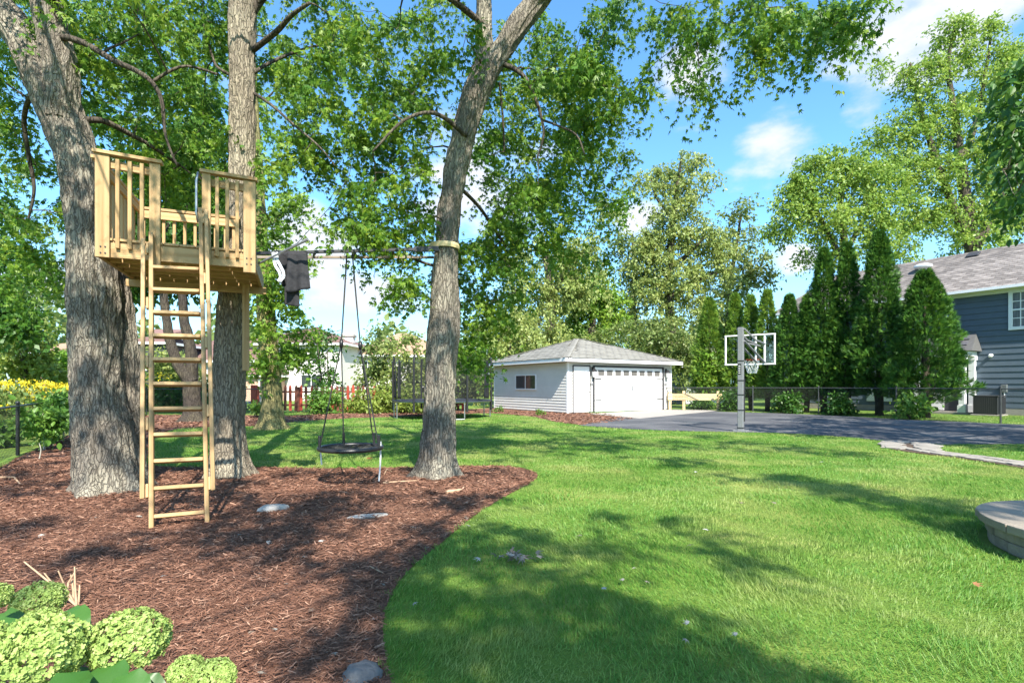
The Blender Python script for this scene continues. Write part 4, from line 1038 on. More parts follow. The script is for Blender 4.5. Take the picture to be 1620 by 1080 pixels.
# ------------------------------------------------------------------ basketball hoop
HB = G(1172, 683); HN = Vector((.57, .82, 0)).normalized(); HD = Vector((.82, -.57, 0)).normalized()
hp = thing('basketball_hoop', 'grey basketball hoop with clear backboard standing at the driveway edge', 'basketball hoop', HB)
R3 = Matrix((HD, HN, Vector((0, 0, 1)))).transposed()
MB().bbox(HB + Vector((0, 0, 1.47)), (.15, .15, 2.94), .012, R3).build('pole', M_grey, hp)
MB().bbox(HB + Vector((0, 0, .03)), (.36, .36, .05), .008, R3).build('base_plate', M_grey, hp)
for z in (.12, .62, 1.05, 1.45, 2.0): MB().bbox(HB + Vector((0, 0, z)), (.172, .172, .025), .004, R3).build('clamp_band', M_black, hp)
MB().tube([HB + HD * .10 - HN * .0 + Vector((0, 0, .3)), HB + HD * .10 + Vector((0, 0, 1.5))], .014, 6).build('crank_rod', M_black, hp)
lb_ = MB().bbox(HB - HN * .079 - HD * .02 + Vector((0, 0, 1.77)), (.09, .008, .30), .002, R3).build('height_label', M_black, hp)
for k in range(5): MB().bbox(HB - HN * .0845 - HD * .02 + Vector((0, 0, 1.66 + k * .05)), (.055, .002, .014), .0005, R3).build('label_line', M_white, lb_)
BC = Vector((7.33, 16.3, 2.41)); bwd, bht = 1.46, .90
bbq = MB()
for c_, s_ in (((0, bht / 2), (bwd, .055)), ((0, -bht / 2), (bwd, .055))): bbq.bbox(BC + Vector((0, 0, c_[1])), (s_[0], .045, s_[1] * .75), .005, R3)
for k in (-1, 1): bbq.bbox(BC + HD * k * (bwd / 2 - .028), (.044, .046, bht - .042), .005, R3)
bo = bbq.build('backboard', M_white, hp)
gm_ = bpy.data.materials.new('clear_glass'); gm_.use_nodes = True; nt = gm_.node_tree
g_ = nd(nt, 'ShaderNodeBsdfGlossy'); g_.inputs['Roughness'].default_value = .02; t_ = nd(nt, 'ShaderNodeBsdfTransparent'); t_.inputs[0].default_value = (.86, .90, .89, 1); mx = nd(nt, 'ShaderNodeMixShader'); mx.inputs[0].default_value = .08
nt.links.new(t_.outputs[0], mx.inputs[1]); nt.links.new(g_.outputs[0], mx.inputs[2]); nt.links.new(mx.outputs[0], nt.nodes['Material Output'].inputs[0])
MB().bbox(BC, (bwd - .115, .012, bht - .058), .001, R3).build('glass_panel', gm_, bo)
pt_ = HB + HN * .04
aU, aL = HB + Vector((0, 0, 2.90)), HB + Vector((0, 0, 2.58))
for k in (-.11, .11):
    o = HD * (k + .32)
    MB().tube([aU + HD * k * .8, aU + HN * .45 + HD * (k + .2) + Vector((0, 0, -.30)), BC - HN * .05 + o + Vector((0, 0, .16))], .028, 6).build('extension_arm', M_grey, hp)
    MB().tube([aL + HD * k * .8 + Vector((0, 0, -.02)), BC - HN * .05 + o + Vector((0, 0, -.40))], .030, 6).build('extension_arm', M_grey, hp)
MB().tube([aL + Vector((0, 0, -.05)), BC - HN * .06 + HD * .3 + Vector((0, 0, .10))], .026, 6).build('extension_arm', M_grey, hp)
for k in (.18, .43): MB().bbox(BC - HN * .032 + HD * k, (.05, .02, bht - .1), .003, R3).build('board_bracket', M_white, hp)
RCn = BC + HN * .38 + Vector((0, 0, -.30)); rim = MB().ring(RCn, .215, .014, 32, 6).build('rim', M_orange, hp, smooth=True)
MB().bbox(BC + HN * .10 + Vector((0, 0, -.31)), (.18, .18, .05), .005, R3).build('rim_mount', M_orange, hp)
V, Fc = [], []
nt_ = MB()
for i in range(12):
    a = 2 * math.pi * i / 12
    for sgn in (1, -1):
        pts = []
        for k in range(6):
            t = k / 5; r = .21 - .09 * t + .02 * math.sin(t * 3.1); b = a + sgn * t * 1.05; pts.append(RCn + Vector((r * math.cos(b), r * math.sin(b), -.42 * t)))
        nt_.tube(pts, .007, 4)
tag(nt_.build('net', M_net, rim), kind='stuff')

# ------------------------------------------------------------------ wooden guard rail
ga_, gb_ = G(1060, 648.4), G(1136, 649.2); gr = thing('guard_rail', 'new pale wooden guard rail at the far end of the driveway', 'guard rail', ga_)
gd = (gb_ - ga_); gl = gd.length; gd.normalize(); gn = Vector((gd.y, -gd.x, 0))
for t in (0, .29, 1): q = ga_ + gd * gl * t; board('post', q, q + Vector((0, 0, 1.02)), .14, .14, M_woodpale, gr, up=gn)
for z in (.62, .80): board('rail_plank', ga_ - gd * .12 + gn * .09 + Vector((0, 0, z)), gb_ + gd * .22 + gn * .09 + Vector((0, 0, z)), .04, .17, M_woodpale, gr)

# ------------------------------------------------------------------ fire pit / round seat wall at the right edge
FC_ = Vector((4.77, 3.91, 0)); ro_, ri_, fz0, fz1 = 1.0, .72, .175, .24
fpw = thing('fire_pit', 'round tan stone fire pit wall at the right edge of the lawn', 'fire pit', FC_)
def arc_block(r0, r1, a0, a1, z0, z1, k=4):
    poly = [(FC_.x + r0 * math.cos(a0 + (a1 - a0) * i / k), FC_.y + r0 * math.sin(a0 + (a1 - a0) * i / k)) for i in range(k + 1)] + [(FC_.x + r1 * math.cos(a1 - (a1 - a0) * i / k), FC_.y + r1 * math.sin(a1 - (a1 - a0) * i / k)) for i in range(k + 1)]
    return MB().prism(poly, z0, z1)
rs = random.Random(3); nc = 11
for i in range(nc):
    a0 = 2 * math.pi * i / nc + .15; a1 = a0 + 2 * math.pi / nc; g = .007
    o = arc_block(ri_ - rs.uniform(0, .015), ro_ + rs.uniform(-.012, .012), a0 + g, a1 - g, fz0, fz1 + rs.uniform(-.004, .004)).build('cap_stone', M_cap, fpw); bv = o.modifiers.new('edge', 'BEVEL'); bv.width = .009; bv.segments = 2
nbk = 15
for row, (z0, z1) in enumerate(((.0, .088), (.09, .174))):
    for i in range(nbk):
        a0 = 2 * math.pi * (i + .5 * row) / nbk; a1 = a0 + 2 * math.pi / nbk
        o = arc_block(ri_ + .03, ro_ - .06 + rs.uniform(-.012, .008), a0 + .008, a1 - .008, z0, z1).build('wall_block', M_block, fpw); bv = o.modifiers.new('edge', 'BEVEL'); bv.width = .012; bv.segments = 2
ash = MB().tube([FC_ + Vector((0, 0, .005)), FC_ + Vector((0, 0, .03))], ri_ + .05, 32).build('ash_bed', M_rockg, fpw)

# ------------------------------------------------------------------ flagstone path
fl_ = path_o
rs = random.Random(11)
cl_ = smooth_poly(gp((1436, 702), (1440, 709), (1480, 716.5), (1530, 723), (1580, 730), (1640, 738.5), (1700, 747)), 6)
def flag(cx, cy, rx, ry, rot):
    n = rs.choice((5, 6, 7)); poly = []
    for i in range(n):
        a = 2 * math.pi * (i + rs.uniform(-.2, .2)) / n; r = rs.uniform(.85, 1.08); x, y = rx * r * math.cos(a), ry * r * math.sin(a)
        poly.append((cx + x * math.cos(rot) - y * math.sin(rot), cy + x * math.sin(rot) + y * math.cos(rot)))
    o = MB().prism(poly, .012, .040 + rs.uniform(-.012, .002)).build('flagstone', M_flag, fl_); bv = o.modifiers.new('edge', 'BEVEL'); bv.width = .006; bv.segments = 1
for i in range(0, len(cl_) - 1, 2):
    x, y = cl_[i]; dx, dy = cl_[i + 1][0] - x, cl_[i + 1][1] - y; l = math.hypot(dx, dy); nx, ny = -dy / l, dx / l
    wd = .46 if i < 10 else .22
    for k in ((-1, 1) if i < 10 else (-1, 1)):
        flag(x + nx * k * wd * .62, y + ny * k * wd * .62, .27 if i < 10 else .22, .24 if i < 10 else .13, math.atan2(dy, dx) + rs.uniform(-.3, .3))
for px, py in ((1410, 703), (1424, 700.5), (1456, 702.5), (1470, 706.5), (1412, 709)): q = G(px, py); flag(q.x, q.y, .26, .24, rs.uniform(0, 3))

# ------------------------------------------------------------------ rocks in the mulch
def rock(name, label, c, sz, m, seed, rz=0, flat=1.0):
    rs = random.Random(seed); mb = MB(); nu, nv = 22, 12; vs = []
    for i in range(nv + 1):
        t = math.pi * i / nv
        for j in range(nu):
            a = 2 * math.pi * j / nu; v = Vector((math.sin(t) * math.cos(a), math.sin(t) * math.sin(a), math.cos(t)))
            d = 1 + .28 * noise.noise(v * 1.6 + Vector((seed, 0, 0))) + .12 * noise.noise(v * 4 + Vector((0, seed, 0)))
            v = v * d; v.z = max(-.5, min(flat, v.z)); v = Vector((v.x * sz[0], v.y * sz[1], v.z * sz[2])); v.rotate(Matrix.Rotation(rz, 3, 'Z')); vs.append(v + Vector(c))
    fs = [(i * nu + j, (i + 1) * nu + j, (i + 1) * nu + (j + 1) % nu, i * nu + (j + 1) % nu) for i in range(nv) for j in range(nu)]
    mb.add(vs, fs); o = mb.build(name, m, None, Matrix.Translation(Vector(c)), smooth=True); return tag(o, label, 'rock')
rock('rock', 'pale lumpy rock lying in the mulch right of the ladder foot', G(432, 808) + Vector((0, 0, .025)), (.145, .07, .05), M_rock, 4, .45, .8)
rock('flat_stone', 'flat pale wedge of stone lying in the middle of the mulch bed', G(582, 818) + Vector((0, 0, .012)), (.21, .065, .03), M_rock, 9, .38, .45)
rock('rock', 'grey rock at the mulch edge in the bottom centre of the photo', G(572, 1072) + Vector((0, 0, .01)), (.085, .075, .055), M_rockg, 15, .2, .8)
for i, (px, py, s_) in enumerate(((388, 648, .42), (396, 646, .5), (403, 649, .38), (393, 641, .45), (400, 640, .4))):
    q = P(px, 0, 29); o = rock('boulder', 'white boulder %s of the pile beside the red picket fence' % ('at the bottom left', 'at the bottom middle', 'at the bottom right', 'on top left', 'on top right')[i], Vector((q.x + .12 * i, 29 + (i % 2) * .5, .18 if i < 3 else .5)), (s_, s_ * .8, s_ * .75), M_rock, 20 + i, i, .9); tag(o, group='white boulders by the picket fence')

# ------------------------------------------------------------------ leaf materials
L_maple = leaf_mat('maple_leaf', [(.038, .120, .014), (.075, .180, .018), (.135, .250, .024), (.27, .36, .040)], .42)
L_far1 = leaf_mat('pale_leaf', [(.14, .205, .050), (.23, .295, .080), (.34, .375, .11)], .35)
L_far2 = leaf_mat('bright_leaf', [(.09, .20, .022), (.16, .29, .034), (.26, .37, .055)], .4)
L_far3 = leaf_mat('dull_leaf', [(.085, .15, .035), (.15, .21, .055), (.25, .29, .09)], .35)
L_air = leaf_mat('airy_leaf', [(.11, .205, .030), (.19, .30, .05), (.31, .40, .085)], .42)
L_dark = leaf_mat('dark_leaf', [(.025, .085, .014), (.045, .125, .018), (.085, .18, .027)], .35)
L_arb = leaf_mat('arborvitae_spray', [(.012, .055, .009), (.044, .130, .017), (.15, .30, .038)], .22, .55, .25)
L_arbl = leaf_mat('light_arborvitae_spray', [(.04, .115, .014), (.13, .245, .030), (.27, .38, .05)], .25, .55, .25)  # lighter copy of the spray, sunlight on these trees put into its colour
L_yel = leaf_mat('goldenrod_flower', [(.52, .40, .015), (.66, .53, .03), (.72, .64, .08)], .2, .7, .1)
L_bush = leaf_mat('garden_leaf', [(.06, .15, .02), (.10, .21, .03), (.18, .29, .05)], .35)
L_yg = leaf_mat('yellow_green_leaf', [(.12, .19, .03), (.19, .26, .045), (.28, .34, .07)], .35)
rg = np.random.default_rng(21)

# ------------------------------------------------------------------ the three big silver maples
D1 = 6.59
SL = lambda l, k: [(p, q * k) for p, q in l]
t1 = LIMB([(176, 779, 46), (168, 742, 45), (163, 690, 43), (157, 640, 38), (153, 590, 36), (151, 530, 35.5), (149, 470, 36), (142, 390, 31), (133, 310, 29), (119, 240, 30), (97, 180, 33), (72, 120, 33), (38, 62, 27), (-8, 5, 25), (-60, -70, 22), (-110, -170, 18), (-150, -300, 12), (-170, -420, 7)], D1)
t1[0][0].z = 0.0
t1b = LIMB([(203, 772, 19, 6.95), (205, 720, 19, 6.95), (205, 660, 19, 6.93), (202, 600, 19, 6.93), (196, 540, 18, 6.93), (188, 480, 17, 6.95), (172, 400, 15, 6.98), (148, 300, 12, 6.98), (110, 200, 10, 6.9)], D1); t1b[0][0].z = 0
t1c = LIMB([(98, 190, 22), (97, 120, 24), (86, 60, 23), (74, 0, 22), (66, -60, 21), (50, -160, 17), (40, -280, 12), (30, -420, 6)], 6.5)
br1 = [LIMB([(92, 62, 8, 6.45), (108, 60, 8, 6.4), (140, 72, 7.5, 6.3), (180, 96, 7, 6.2), (215, 112, 6.5, 6.15), (240, 130, 6, 6.1), (256, 160, 5, 6.1), (262, 215, 3.5, 6.15), (280, 262, 2.2, 6.2)], 6.4),
       LIMB([(135, 190, 9, 6.7), (165, 192, 8, 6.9), (205, 212, 6.5, 7.2), (240, 232, 5, 7.5), (285, 262, 3.5, 7.9)], 6.6),
       LIMB([(240, 130, 4, 6.1), (290, 105, 3.5, 6.2), (345, 118, 3, 6.4)], 6.4),
       LIMB([(75, 130, 7, 6.6), (50, 150, 6, 6.9), (38, 190, 5.5, 7.2), (46, 250, 5, 7.4), (54, 300, 4, 7.5), (44, 350, 2.5, 7.6)], 6.6),
       LIMB([(75, 0, 12, 6.4), (150, -60, 10, 6.0), (260, -130, 7, 5.4), (360, -180, 4, 4.8)], 6.4),
       LIMB([(40, -160, 9, 6.5), (-20, -260, 7, 5.4), (-60, -420, 5, 4.0), (-80, -700, 4, 2.6)], 6.4)]
def shade(px, py, h, r, n, sx=1.0, sy=1.0):  # adds unseen leaves to a crown for the shadow they cast
    """unseen clusters added at height h to cast shade round the ground point (px, py)"""
    g = np.array(G(px, py)); k = np.array(SV) / SV.z; out = []
    for i in range(n):
        z = h + rg.uniform(-.9, .9); a = rg.uniform(0, 6.283); q = math.sqrt(rg.uniform(0, 1)) * r
        out.append(g + k * z + np.array([q * sx * math.cos(a), q * sy * math.sin(a), 0]))
    return np.array(out)
SUNSPOTS = [((-3.91, 7.5, z), .62) for z in np.arange(4.4, 7.6, .4)] + [(tuple(P(60, 1010, 1.42)), .62), (tuple(P(200, 1005, 1.42)), .62)] + [(tuple(G(x, y)), q) for x, y, q in
            ((415, 952, .72), (235, 905, .66), (330, 890, .55), (110, 845, .8), (60, 925, .6), (150, 965, .6), (300, 812, .66), (620, 770, .62), (590, 852, .55), (470, 765, .6), (745, 768, .6), (400, 985, .52), (30, 800, .8), (640, 800, .5),
             (900, 760, 1.0), (1000, 790, 1.0), (930, 735, .9), (450, 690, .8), (600, 680, .9), (820, 690, .9))]
def clear(cl):
    """cuts gaps in the crowns so that the sun reaches these points"""
    k = np.ones(len(cl), dtype=bool); sv = np.array(SV)
    for p, q in SUNSPOTS:
        q = q * .72 if p[2] < .1 and p[1] < 7 else q
        v = cl - np.array(p); t = v @ sv; d = np.linalg.norm(v - t[:, None] * sv, axis=1); k &= ~((t > .4) & (d < q))
    return cl[k]
def shade3(p, h, r, n):
    """clusters added out of view at height h to shade the point p of a trunk"""
    out = []
    for i in range(n):
        z = h + rg.uniform(-.7, .7); a = rg.uniform(0, 6.283); q = math.sqrt(rg.uniform(0, 1)) * r
        out.append(np.array(p) + np.array(SV) / SV.z * (z - p[2]) + np.array([q * math.cos(a), q * .6 * math.sin(a), 0]))
    return np.array(out)
def shade_over(poly, x0, x1, y0, y1, n, h0, h1):
    """unseen clusters added evenly towards the sun to shade this ground"""
    out = []
    while len(out) < n:
        x, y = rg.uniform(x0, x1), rg.uniform(y0, y1)
        if not inside(poly, np.array([x]), np.array([y]))[0]: continue
        out.append(np.array([x, y, 0]) + np.array(SV) / SV.z * rg.uniform(h0, h1))
    return np.array(out)
c1 = np.vstack([shade_over(MULCH, -9, -2.6, 3, 9, 52, 6.8, 8), shade_over(MULCH, -3.4, -.4, 1.7, 4.2, 40, 6.8, 8), shade3((-5.1, 6.3, 1.05), 7, .45, 6), shade3((-5.2, 6.3, 2.3), 7.3, .4, 4), shade3((-5.3, 6.3, 3.6), 7.6, .4, 5), shade3((-5.45, 6.3, 4.3), 7.8, .4, 5), shade3((-5.7, 6.3, 5.0), 8.0, .4, 5), EL(210, 55, 180, 75, 6.4, 9.5, 52, rg), EL(255, 190, 110, 85, 7.2, 10, 34, rg), EL(55, 330, 62, 100, 7.4, 10, 20, rg), EL(40, 170, 50, 60, 7.4, 9.5, 9, rg), EL(55, 440, 62, 50, 8.5, 11, 13, rg),
                EL(285, 285, 85, 60, 8, 10.5, 26, rg), EL(120, 60, 100, 60, 7.2, 9.5, 14, rg), EL(20, 30, 60, 60, 7.0, 9, 7, rg), EL(150, -130, 260, 150, 5, 8.5, 26, rg), EL(-150, 60, 140, 260, 5.5, 9, 30, rg),
                shade(450, 775, 7.6, 1.2, 10), shade(250, 835, 7.6, 1.1, 9), shade(90, 870, 7.4, .9, 7), shade(30, 760, 8, 1.6, 7), shade(420, 690, 8.4, 1.5, 7), shade(400, 905, 7.2, .9, 9), shade(60, 800, 7.5, 1.6, 5), shade(350, 1020, 7.2, .7, 10), shade(520, 960, 7.2, .7, 12), shade(300, 840, 7.8, 1.0, 5), shade(180, 880, 7.4, .5, 3)])  # overhead leaves out of view, added to shade mulch and trunk
tree('maple_tree', 'thick leaning maple trunk at the far left with a dark second stem behind it', [SL(t1, .92), t1b, SL(t1c, .9)] + [SL(b, .62) for b in br1], clear(c1), 'maple', L_maple, M_bark1, 124, .086, .40, .75, detail=3, barkp=(150, 300, .030, 15, 2.2), flare=.34, group='big maples in the mulch bed', seed=1, hmin=3.6)

D2 = 7.65
t2 = LIMB([(364, 753, 33), (362, 725, 29), (361, 680, 26.5), (362, 620, 25), (364, 560, 24), (366, 500, 22.5), (370, 440, 21), (376, 370, 20), (381, 300, 19.5), (383, 230, 19.5), (384, 160, 19.5), (383, 90, 20), (384, 30, 21), (389, -20, 21), (398, -90, 19), (402, -200, 15), (404, -330, 9), (404, -430, 5)], D2); t2[0][0].z = 0
br2 = [LIMB([(392, 30, 12), (412, 0, 10), (450, -40, 8, 7.4), (520, -110, 5, 7.0)], D2),
       LIMB([(400, 80, 7), (418, 66, 7, 7.5), (440, 48, 6.5, 7.3), (462, 24, 5.5, 7.1), (490, 5, 4, 6.9)], D2),
       LIMB([(402, 148, 4), (418, 158, 4, 7.4), (434, 170, 3.6, 7.2), (462, 195, 3, 7.0), (505, 232, 2.2, 6.8), (530, 262, 1.6, 6.7)], D2),
       LIMB([(402, 115, 4), (430, 98, 4, 7.9), (480, 78, 3, 8.2), (525, 68, 2, 8.4)], D2),
       LIMB([(368, 120, 4), (352, 112, 3.5, 7.8), (338, 96, 3, 8), (320, 30, 2.5, 8.2)], D2),
       LIMB([(398, -100, 9, 7.5), (430, -200, 8, 6.0), (470, -340, 6, 4.4), (500, -640, 4, 2.9)], D2)]
c2 = np.vstack([shade_over(MULCH, -3, .4, 4.5, 8.2, 30, 6.9, 8), shade3((-4.0, 7.4, 1.2), 7.2, .4, 6), shade3((-4.0, 7.4, 2.1), 7.4, .4, 7), EL(465, 60, 110, 75, 7, 10, 40, rg), EL(455, 185, 80, 80, 7.2, 9.5, 23, rg), EL(350, 30, 60, 50, 8, 10, 10, rg), EL(500, 255, 55, 45, 7, 9, 8, rg), EL(330, 190, 40, 60, 8.5, 10, 9, rg), EL(430, 330, 22, 55, 8.2, 9.5, 7, rg), EL(395, -170, 260, 140, 6, 10, 24, rg),
                shade(560, 690, 8.5, 1.6, 9), shade(640, 775, 7.6, .9, 9), shade(490, 760, 7.6, .9, 7), shade(560, 850, 7.2, .7, 8), shade(430, 790, 7.6, .9, 7), shade(560, 790, 7.2, .9, 7), shade(720, 790, 8, .6, 7)])  # unseen overhead leaves added for their dapples on the ground
tree('maple_tree', 'straight pale maple trunk rising behind the right end of the treehouse platform', [SL(t2, .92)] + [SL(b, .66) for b in br2], clear(c2), 'maple', L_maple, M_bark2, 124, .086, .40, .75, detail=1, barkp=(120, 300, .022, 17, 2.2), flare=.30, group='big maples in the mulch bed', seed=2, hmin=4.2)

D3 = 7.65
t3 = LIMB([(690, 753, 36), (692, 722, 31), (694, 680, 29), (695, 630, 27), (697, 580, 25.5), (701, 530, 28), (704, 490, 25), (704, 440, 22.5), (706, 390, 20.5), (711, 330, 19.5), (722, 265, 19.5), (736, 205, 20.5), (752, 150, 22), (771, 105, 23)], D3); t3[0][0].z = 0
t3a = LIMB([(762, 135, 17), (766, 80, 15), (765, 20, 14), (764, -40, 13.5), (750, -140, 11), (738, -260, 8), (730, -400, 4.5)], D3)
t3b = LIMB([(768, 120, 19), (795, 78, 19), (822, 36, 19), (850, 2, 18), (884, -44, 16, 7.4), (950, -130, 13, 6.9), (1030, -230, 10, 6.2), (1100, -330, 7, 5.4)], D3)
br3 = [LIMB([(797, 102, 6), (815, 110, 5.5, 7.5), (832, 125, 5, 7.4), (845, 150, 4.6, 7.3), (856, 185, 4, 7.25), (860, 215, 3, 7.2), (850, 250, 2, 7.2)], D3),
       LIMB([(858, 190, 3, 7.25), (880, 198, 2.6, 7.2), (912, 214, 2.2, 7.1), (925, 245, 1.6, 7.0)], D3),
       LIMB([(790, 130, 3), (795, 180, 2.8, 7.8), (798, 240, 2.2, 7.9)], D3),
       LIMB([(708, 398, 5, 7.8), (690, 420, 4, 8.0), (640, 405, 3, 8.0), (585, 395, 2, 7.8)], D3),
       LIMB([(738, 215, 6, 7.5), (690, 180, 5, 7.1), (640, 190, 4, 6.9), (590, 240, 2.5, 6.8)], D3),
       LIMB([(765, 40, 8, 7.6), (700, -10, 7, 7.0), (620, -40, 5, 6.5), (540, -60, 3, 6.2)], D3),
       LIMB([(884, -44, 9, 7.4), (980, -50, 7, 7.4), (1080, -40, 5.5, 7.3), (1180, -35, 4.5, 7.2), (1300, -30, 3.5, 7.0)], D3),
       LIMB([(1030, -230, 8, 6.2), (1150, -420, 7, 4.6), (1400, -800, 6, 3.0), (1900, -1800, 5, 1.6)], D3),
       LIMB([(720, 290, 5, 7.8), (760, 330, 4, 8.4), (800, 390, 3, 9.0)], D3)]
b4 = br3[7][-1][0]; br3.append([(b4, .05), (b4 + Vector((-.5, -1.6, .5)), .04), (b4 + Vector((-1.2, -3.4, .4)), .03), (b4 + Vector((-2.2, -4.8, .2)), .02)])
c3 = np.vstack([shade_over(MULCH, -2.8, 0, 1.8, 5, 26, 6.8, 7.8), shade3((-1.1, 7.4, .95), 7.2, .4, 6), shade3((-1.0, 7.4, 2.1), 7.4, .35, 4), shade3((-1.0, 7.4, 3.6), 7.8, .35, 4), shade3((-.9, 7.4, 4.5), 7.9, .35, 4), shade3((-.75, 7.4, 5.1), 8.1, .35, 4), EL(640, 65, 105, 85, 6.8, 10, 50, rg), EL(625, 215, 80, 80, 7, 9.5, 36, rg), EL(615, 345, 80, 68, 7, 9.5, 26, rg), EL(650, 450, 45, 32, 7, 9, 6, rg), EL(545, 345, 50, 30, 6.8, 8, 6, rg),
                EL(850, 170, 115, 130, 6.8, 11, 56, rg), EL(900, 320, 92, 115, 8, 12, 74, rg), EL(885, 110, 80, 90, 7.5, 10.5, 24, rg), EL(930, 230, 60, 80, 7.5, 10.5, 20, rg), EL(800, 250, 50, 90, 8, 10.5, 14, rg), EL(775, 430, 62, 92, 8.2, 11, 46, rg), EL(748, 545, 32, 42, 8.5, 11, 9, rg),
                EL(1000, 60, 100, 70, 6.8, 9.5, 38, rg), EL(1000, 180, 35, 50, 7, 9, 6, rg), EL(1170, 30, 110, 40, 6.4, 8.6, 26, rg), EL(1110, 100, 14, 60, 6.6, 7.6, 8, rg), EL(1200, 80, 24, 34, 6.6, 7.4, 5, rg), EL(1335, 22, 45, 26, 6.2, 7.6, 11, rg), EL(1290, 60, 12, 12, 6.4, 7, 2, rg),
                EL(880, -170, 330, 140, 6, 10, 28, rg), EL(1200, -110, 200, 60, 6.0, 8, 10, rg),
                shade(700, 1010, 7.0, .7, 11), shade(830, 960, 7.2, .7, 12), shade(760, 890, 7.2, .8, 10), shade(900, 880, 7.4, .7, 9), shade(930, 1030, 7, .5, 9), shade(1060, 1000, 7.1, .35, 8), shade(1150, 1060, 7, .3, 6),
                shade(760, 780, 7.7, .6, 7), shade(720, 700, 8.5, 1.6, 8), shade(1000, 702, 8.6, 1.3, 16), shade(1180, 705, 8.6, 1.1, 15), shade(1110, 692, 8.6, 1.0, 7), shade(880, 702, 8.6, 1.2, 9), shade(700, 850, 7.4, .7, 8), shade(1000, 815, 7.6, .35, 4), shade(1150, 870, 7.4, .3, 4), shade(1090, 732, 8, .6, 9), shade(1200, 755, 8, .55, 10), shade(1320, 775, 8, .55, 12), shade(1430, 795, 7.8, .5, 12), shade(1530, 825, 7.6, .5, 13), shade(960, 715, 8.5, .9, 8), shade(830, 715, 8.6, 1.2, 9), shade(1300, 713, 8.5, .8, 11)])  # leaves above and behind the camera, added for the lawn's shadow bands
tree('maple_tree', 'forked maple trunk in the middle with the strap of the swing beam around it', [SL(t3, .9), SL(t3a, .85), SL(t3b, .85)] + [SL(b, .66) for b in br3], clear(c3), 'maple', L_maple, M_bark1, 124, .086, .40, .78, detail=3, barkp=(120, 280, .023, 16, 2.2), flare=.32, group='big maples in the mulch bed', seed=3, hmin=3.6)

# ------------------------------------------------------------------ trees further back in the yard
t5 = LIMB([(431, 679, 24), (430, 660, 20), (430, 630, 17.5), (428, 590, 16.5), (424, 545, 16.5), (421, 500, 16), (418, 455, 14.5), (413, 410, 13.5), (410, 360, 13), (407, 310, 12.5), (404, 258, 12), (402, 215, 10), (400, 150, 8), (398, 60, 5)], 15.9); t5[0][0].z = 0
c5 = np.vstack([EB(440, 440, 48, 90, 16, 34, rg), EB(425, 560, 14, 45, 15.6, 7, rg), EB(455, 540, 32, 42, 17, 14, rg), EB(415, 300, 60, 80, 16, 22, rg), EB(400, 120, 120, 120, 17, 40, rg)])
tree('mossy_tree', 'mossy yellowish trunk with low leafy shoots standing alone in the back lawn', [SL(t5, .86)], c5, 'maple', L_far2, M_bark5, 70, .17, .62, .5, detail=1, barkp=(64, 120, .018, 9, 2.0), flare=.32, seed=5, hmin=1.6)
t6 = LIMB([(308, 668, 17), (306, 650, 13), (304, 625, 12), (303, 603, 12)], 19.4); t6[0][0].z = 0
t6a = LIMB([(303, 606, 9), (285, 582, 8.5), (272, 550, 7.5), (264, 510, 6.5), (258, 450, 5.5), (262, 380, 4), (270, 300, 2.5)], 19.4); t6b = LIMB([(303, 606, 9.5), (303, 565, 8.5), (297, 530, 7.5), (290, 500, 7), (289, 430, 5.5), (296, 360, 4), (300, 300, 2.5)], 19.6)
c6 = np.vstack([EB(290, 340, 90, 90, 20, 60, rg), EB(215, 400, 60, 80, 21, 26, rg), EB(300, 420, 50, 40, 20.5, 12, rg), EB(330, 250, 80, 70, 20, 24, rg), EB(250, 200, 120, 90, 20, 30, rg)])
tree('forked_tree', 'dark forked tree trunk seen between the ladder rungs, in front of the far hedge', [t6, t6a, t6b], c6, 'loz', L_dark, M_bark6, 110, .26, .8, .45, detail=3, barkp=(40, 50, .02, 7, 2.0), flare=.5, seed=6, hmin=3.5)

def bg_tree(name, label, px, py0, d, stems, blobs, lm, n=60, size=.30, crad=1.0, droop=.4, seed=1, group=None, leaf='loz', cat='tree', bm=None, up=.6, hmin=2.5, twig=1.3, ntw=7):
    limbs = []
    for s_ in stems:
        l = LIMB(s_, d)
        limbs.append(l)
    limbs[0].insert(0, (Vector((limbs[0][0][0].x, d, 0)), limbs[0][0][1] * 1.15)) if limbs[0][0][0].z > .3 else None
    limbs[0][0][0].z = 0
    cl = np.vstack([EB(*b, rg) if len(b) == 6 else EB(*b[:6], rg, dz=b[6]) for b in blobs]); cl = cl[cl[:, 2] > .25]
    return tree(name, label, limbs, cl, leaf, lm, bm or M_barkf, n, size, crad, droop, ntw, seed=seed, group=group, cat=cat, minr=.012, up=up, hmin=hmin, twig=twig)

bg_tree('willow_tree', 'tall pale green open tree behind the garage, its top against the blue sky', 1062, 640, 42,
        [[(1068, 600, 9), (1064, 540, 8), (1058, 470, 7), (1060, 400, 6), (1066, 340, 4.5), (1072, 290, 3), (1078, 250, 1.5)], [(1060, 420, 4), (1085, 405, 3.2), (1120, 370, 2)], [(1058, 470, 4), (1110, 440, 3), (1160, 425, 2)], [(1066, 345, 3), (1040, 315, 2.2), (1030, 285, 1.5)]],
        [(1085, 275, 46, 36, 42, 34), (1045, 285, 22, 22, 42, 10), (1010, 288, 18, 16, 41, 6), (1070, 345, 42, 36, 42, 34), (1110, 375, 42, 34, 42, 32), (1050, 395, 36, 36, 42, 32), (1140, 395, 30, 24, 42, 14), (1070, 440, 50, 40, 42, 40), (1020, 385, 24, 30, 42, 12), (1080, 520, 60, 60, 42, 44), (1020, 450, 40, 60, 42, 28), (1130, 450, 40, 50, 42, 24)], L_far1, 105, .25, 1.0, .7, seed=31)
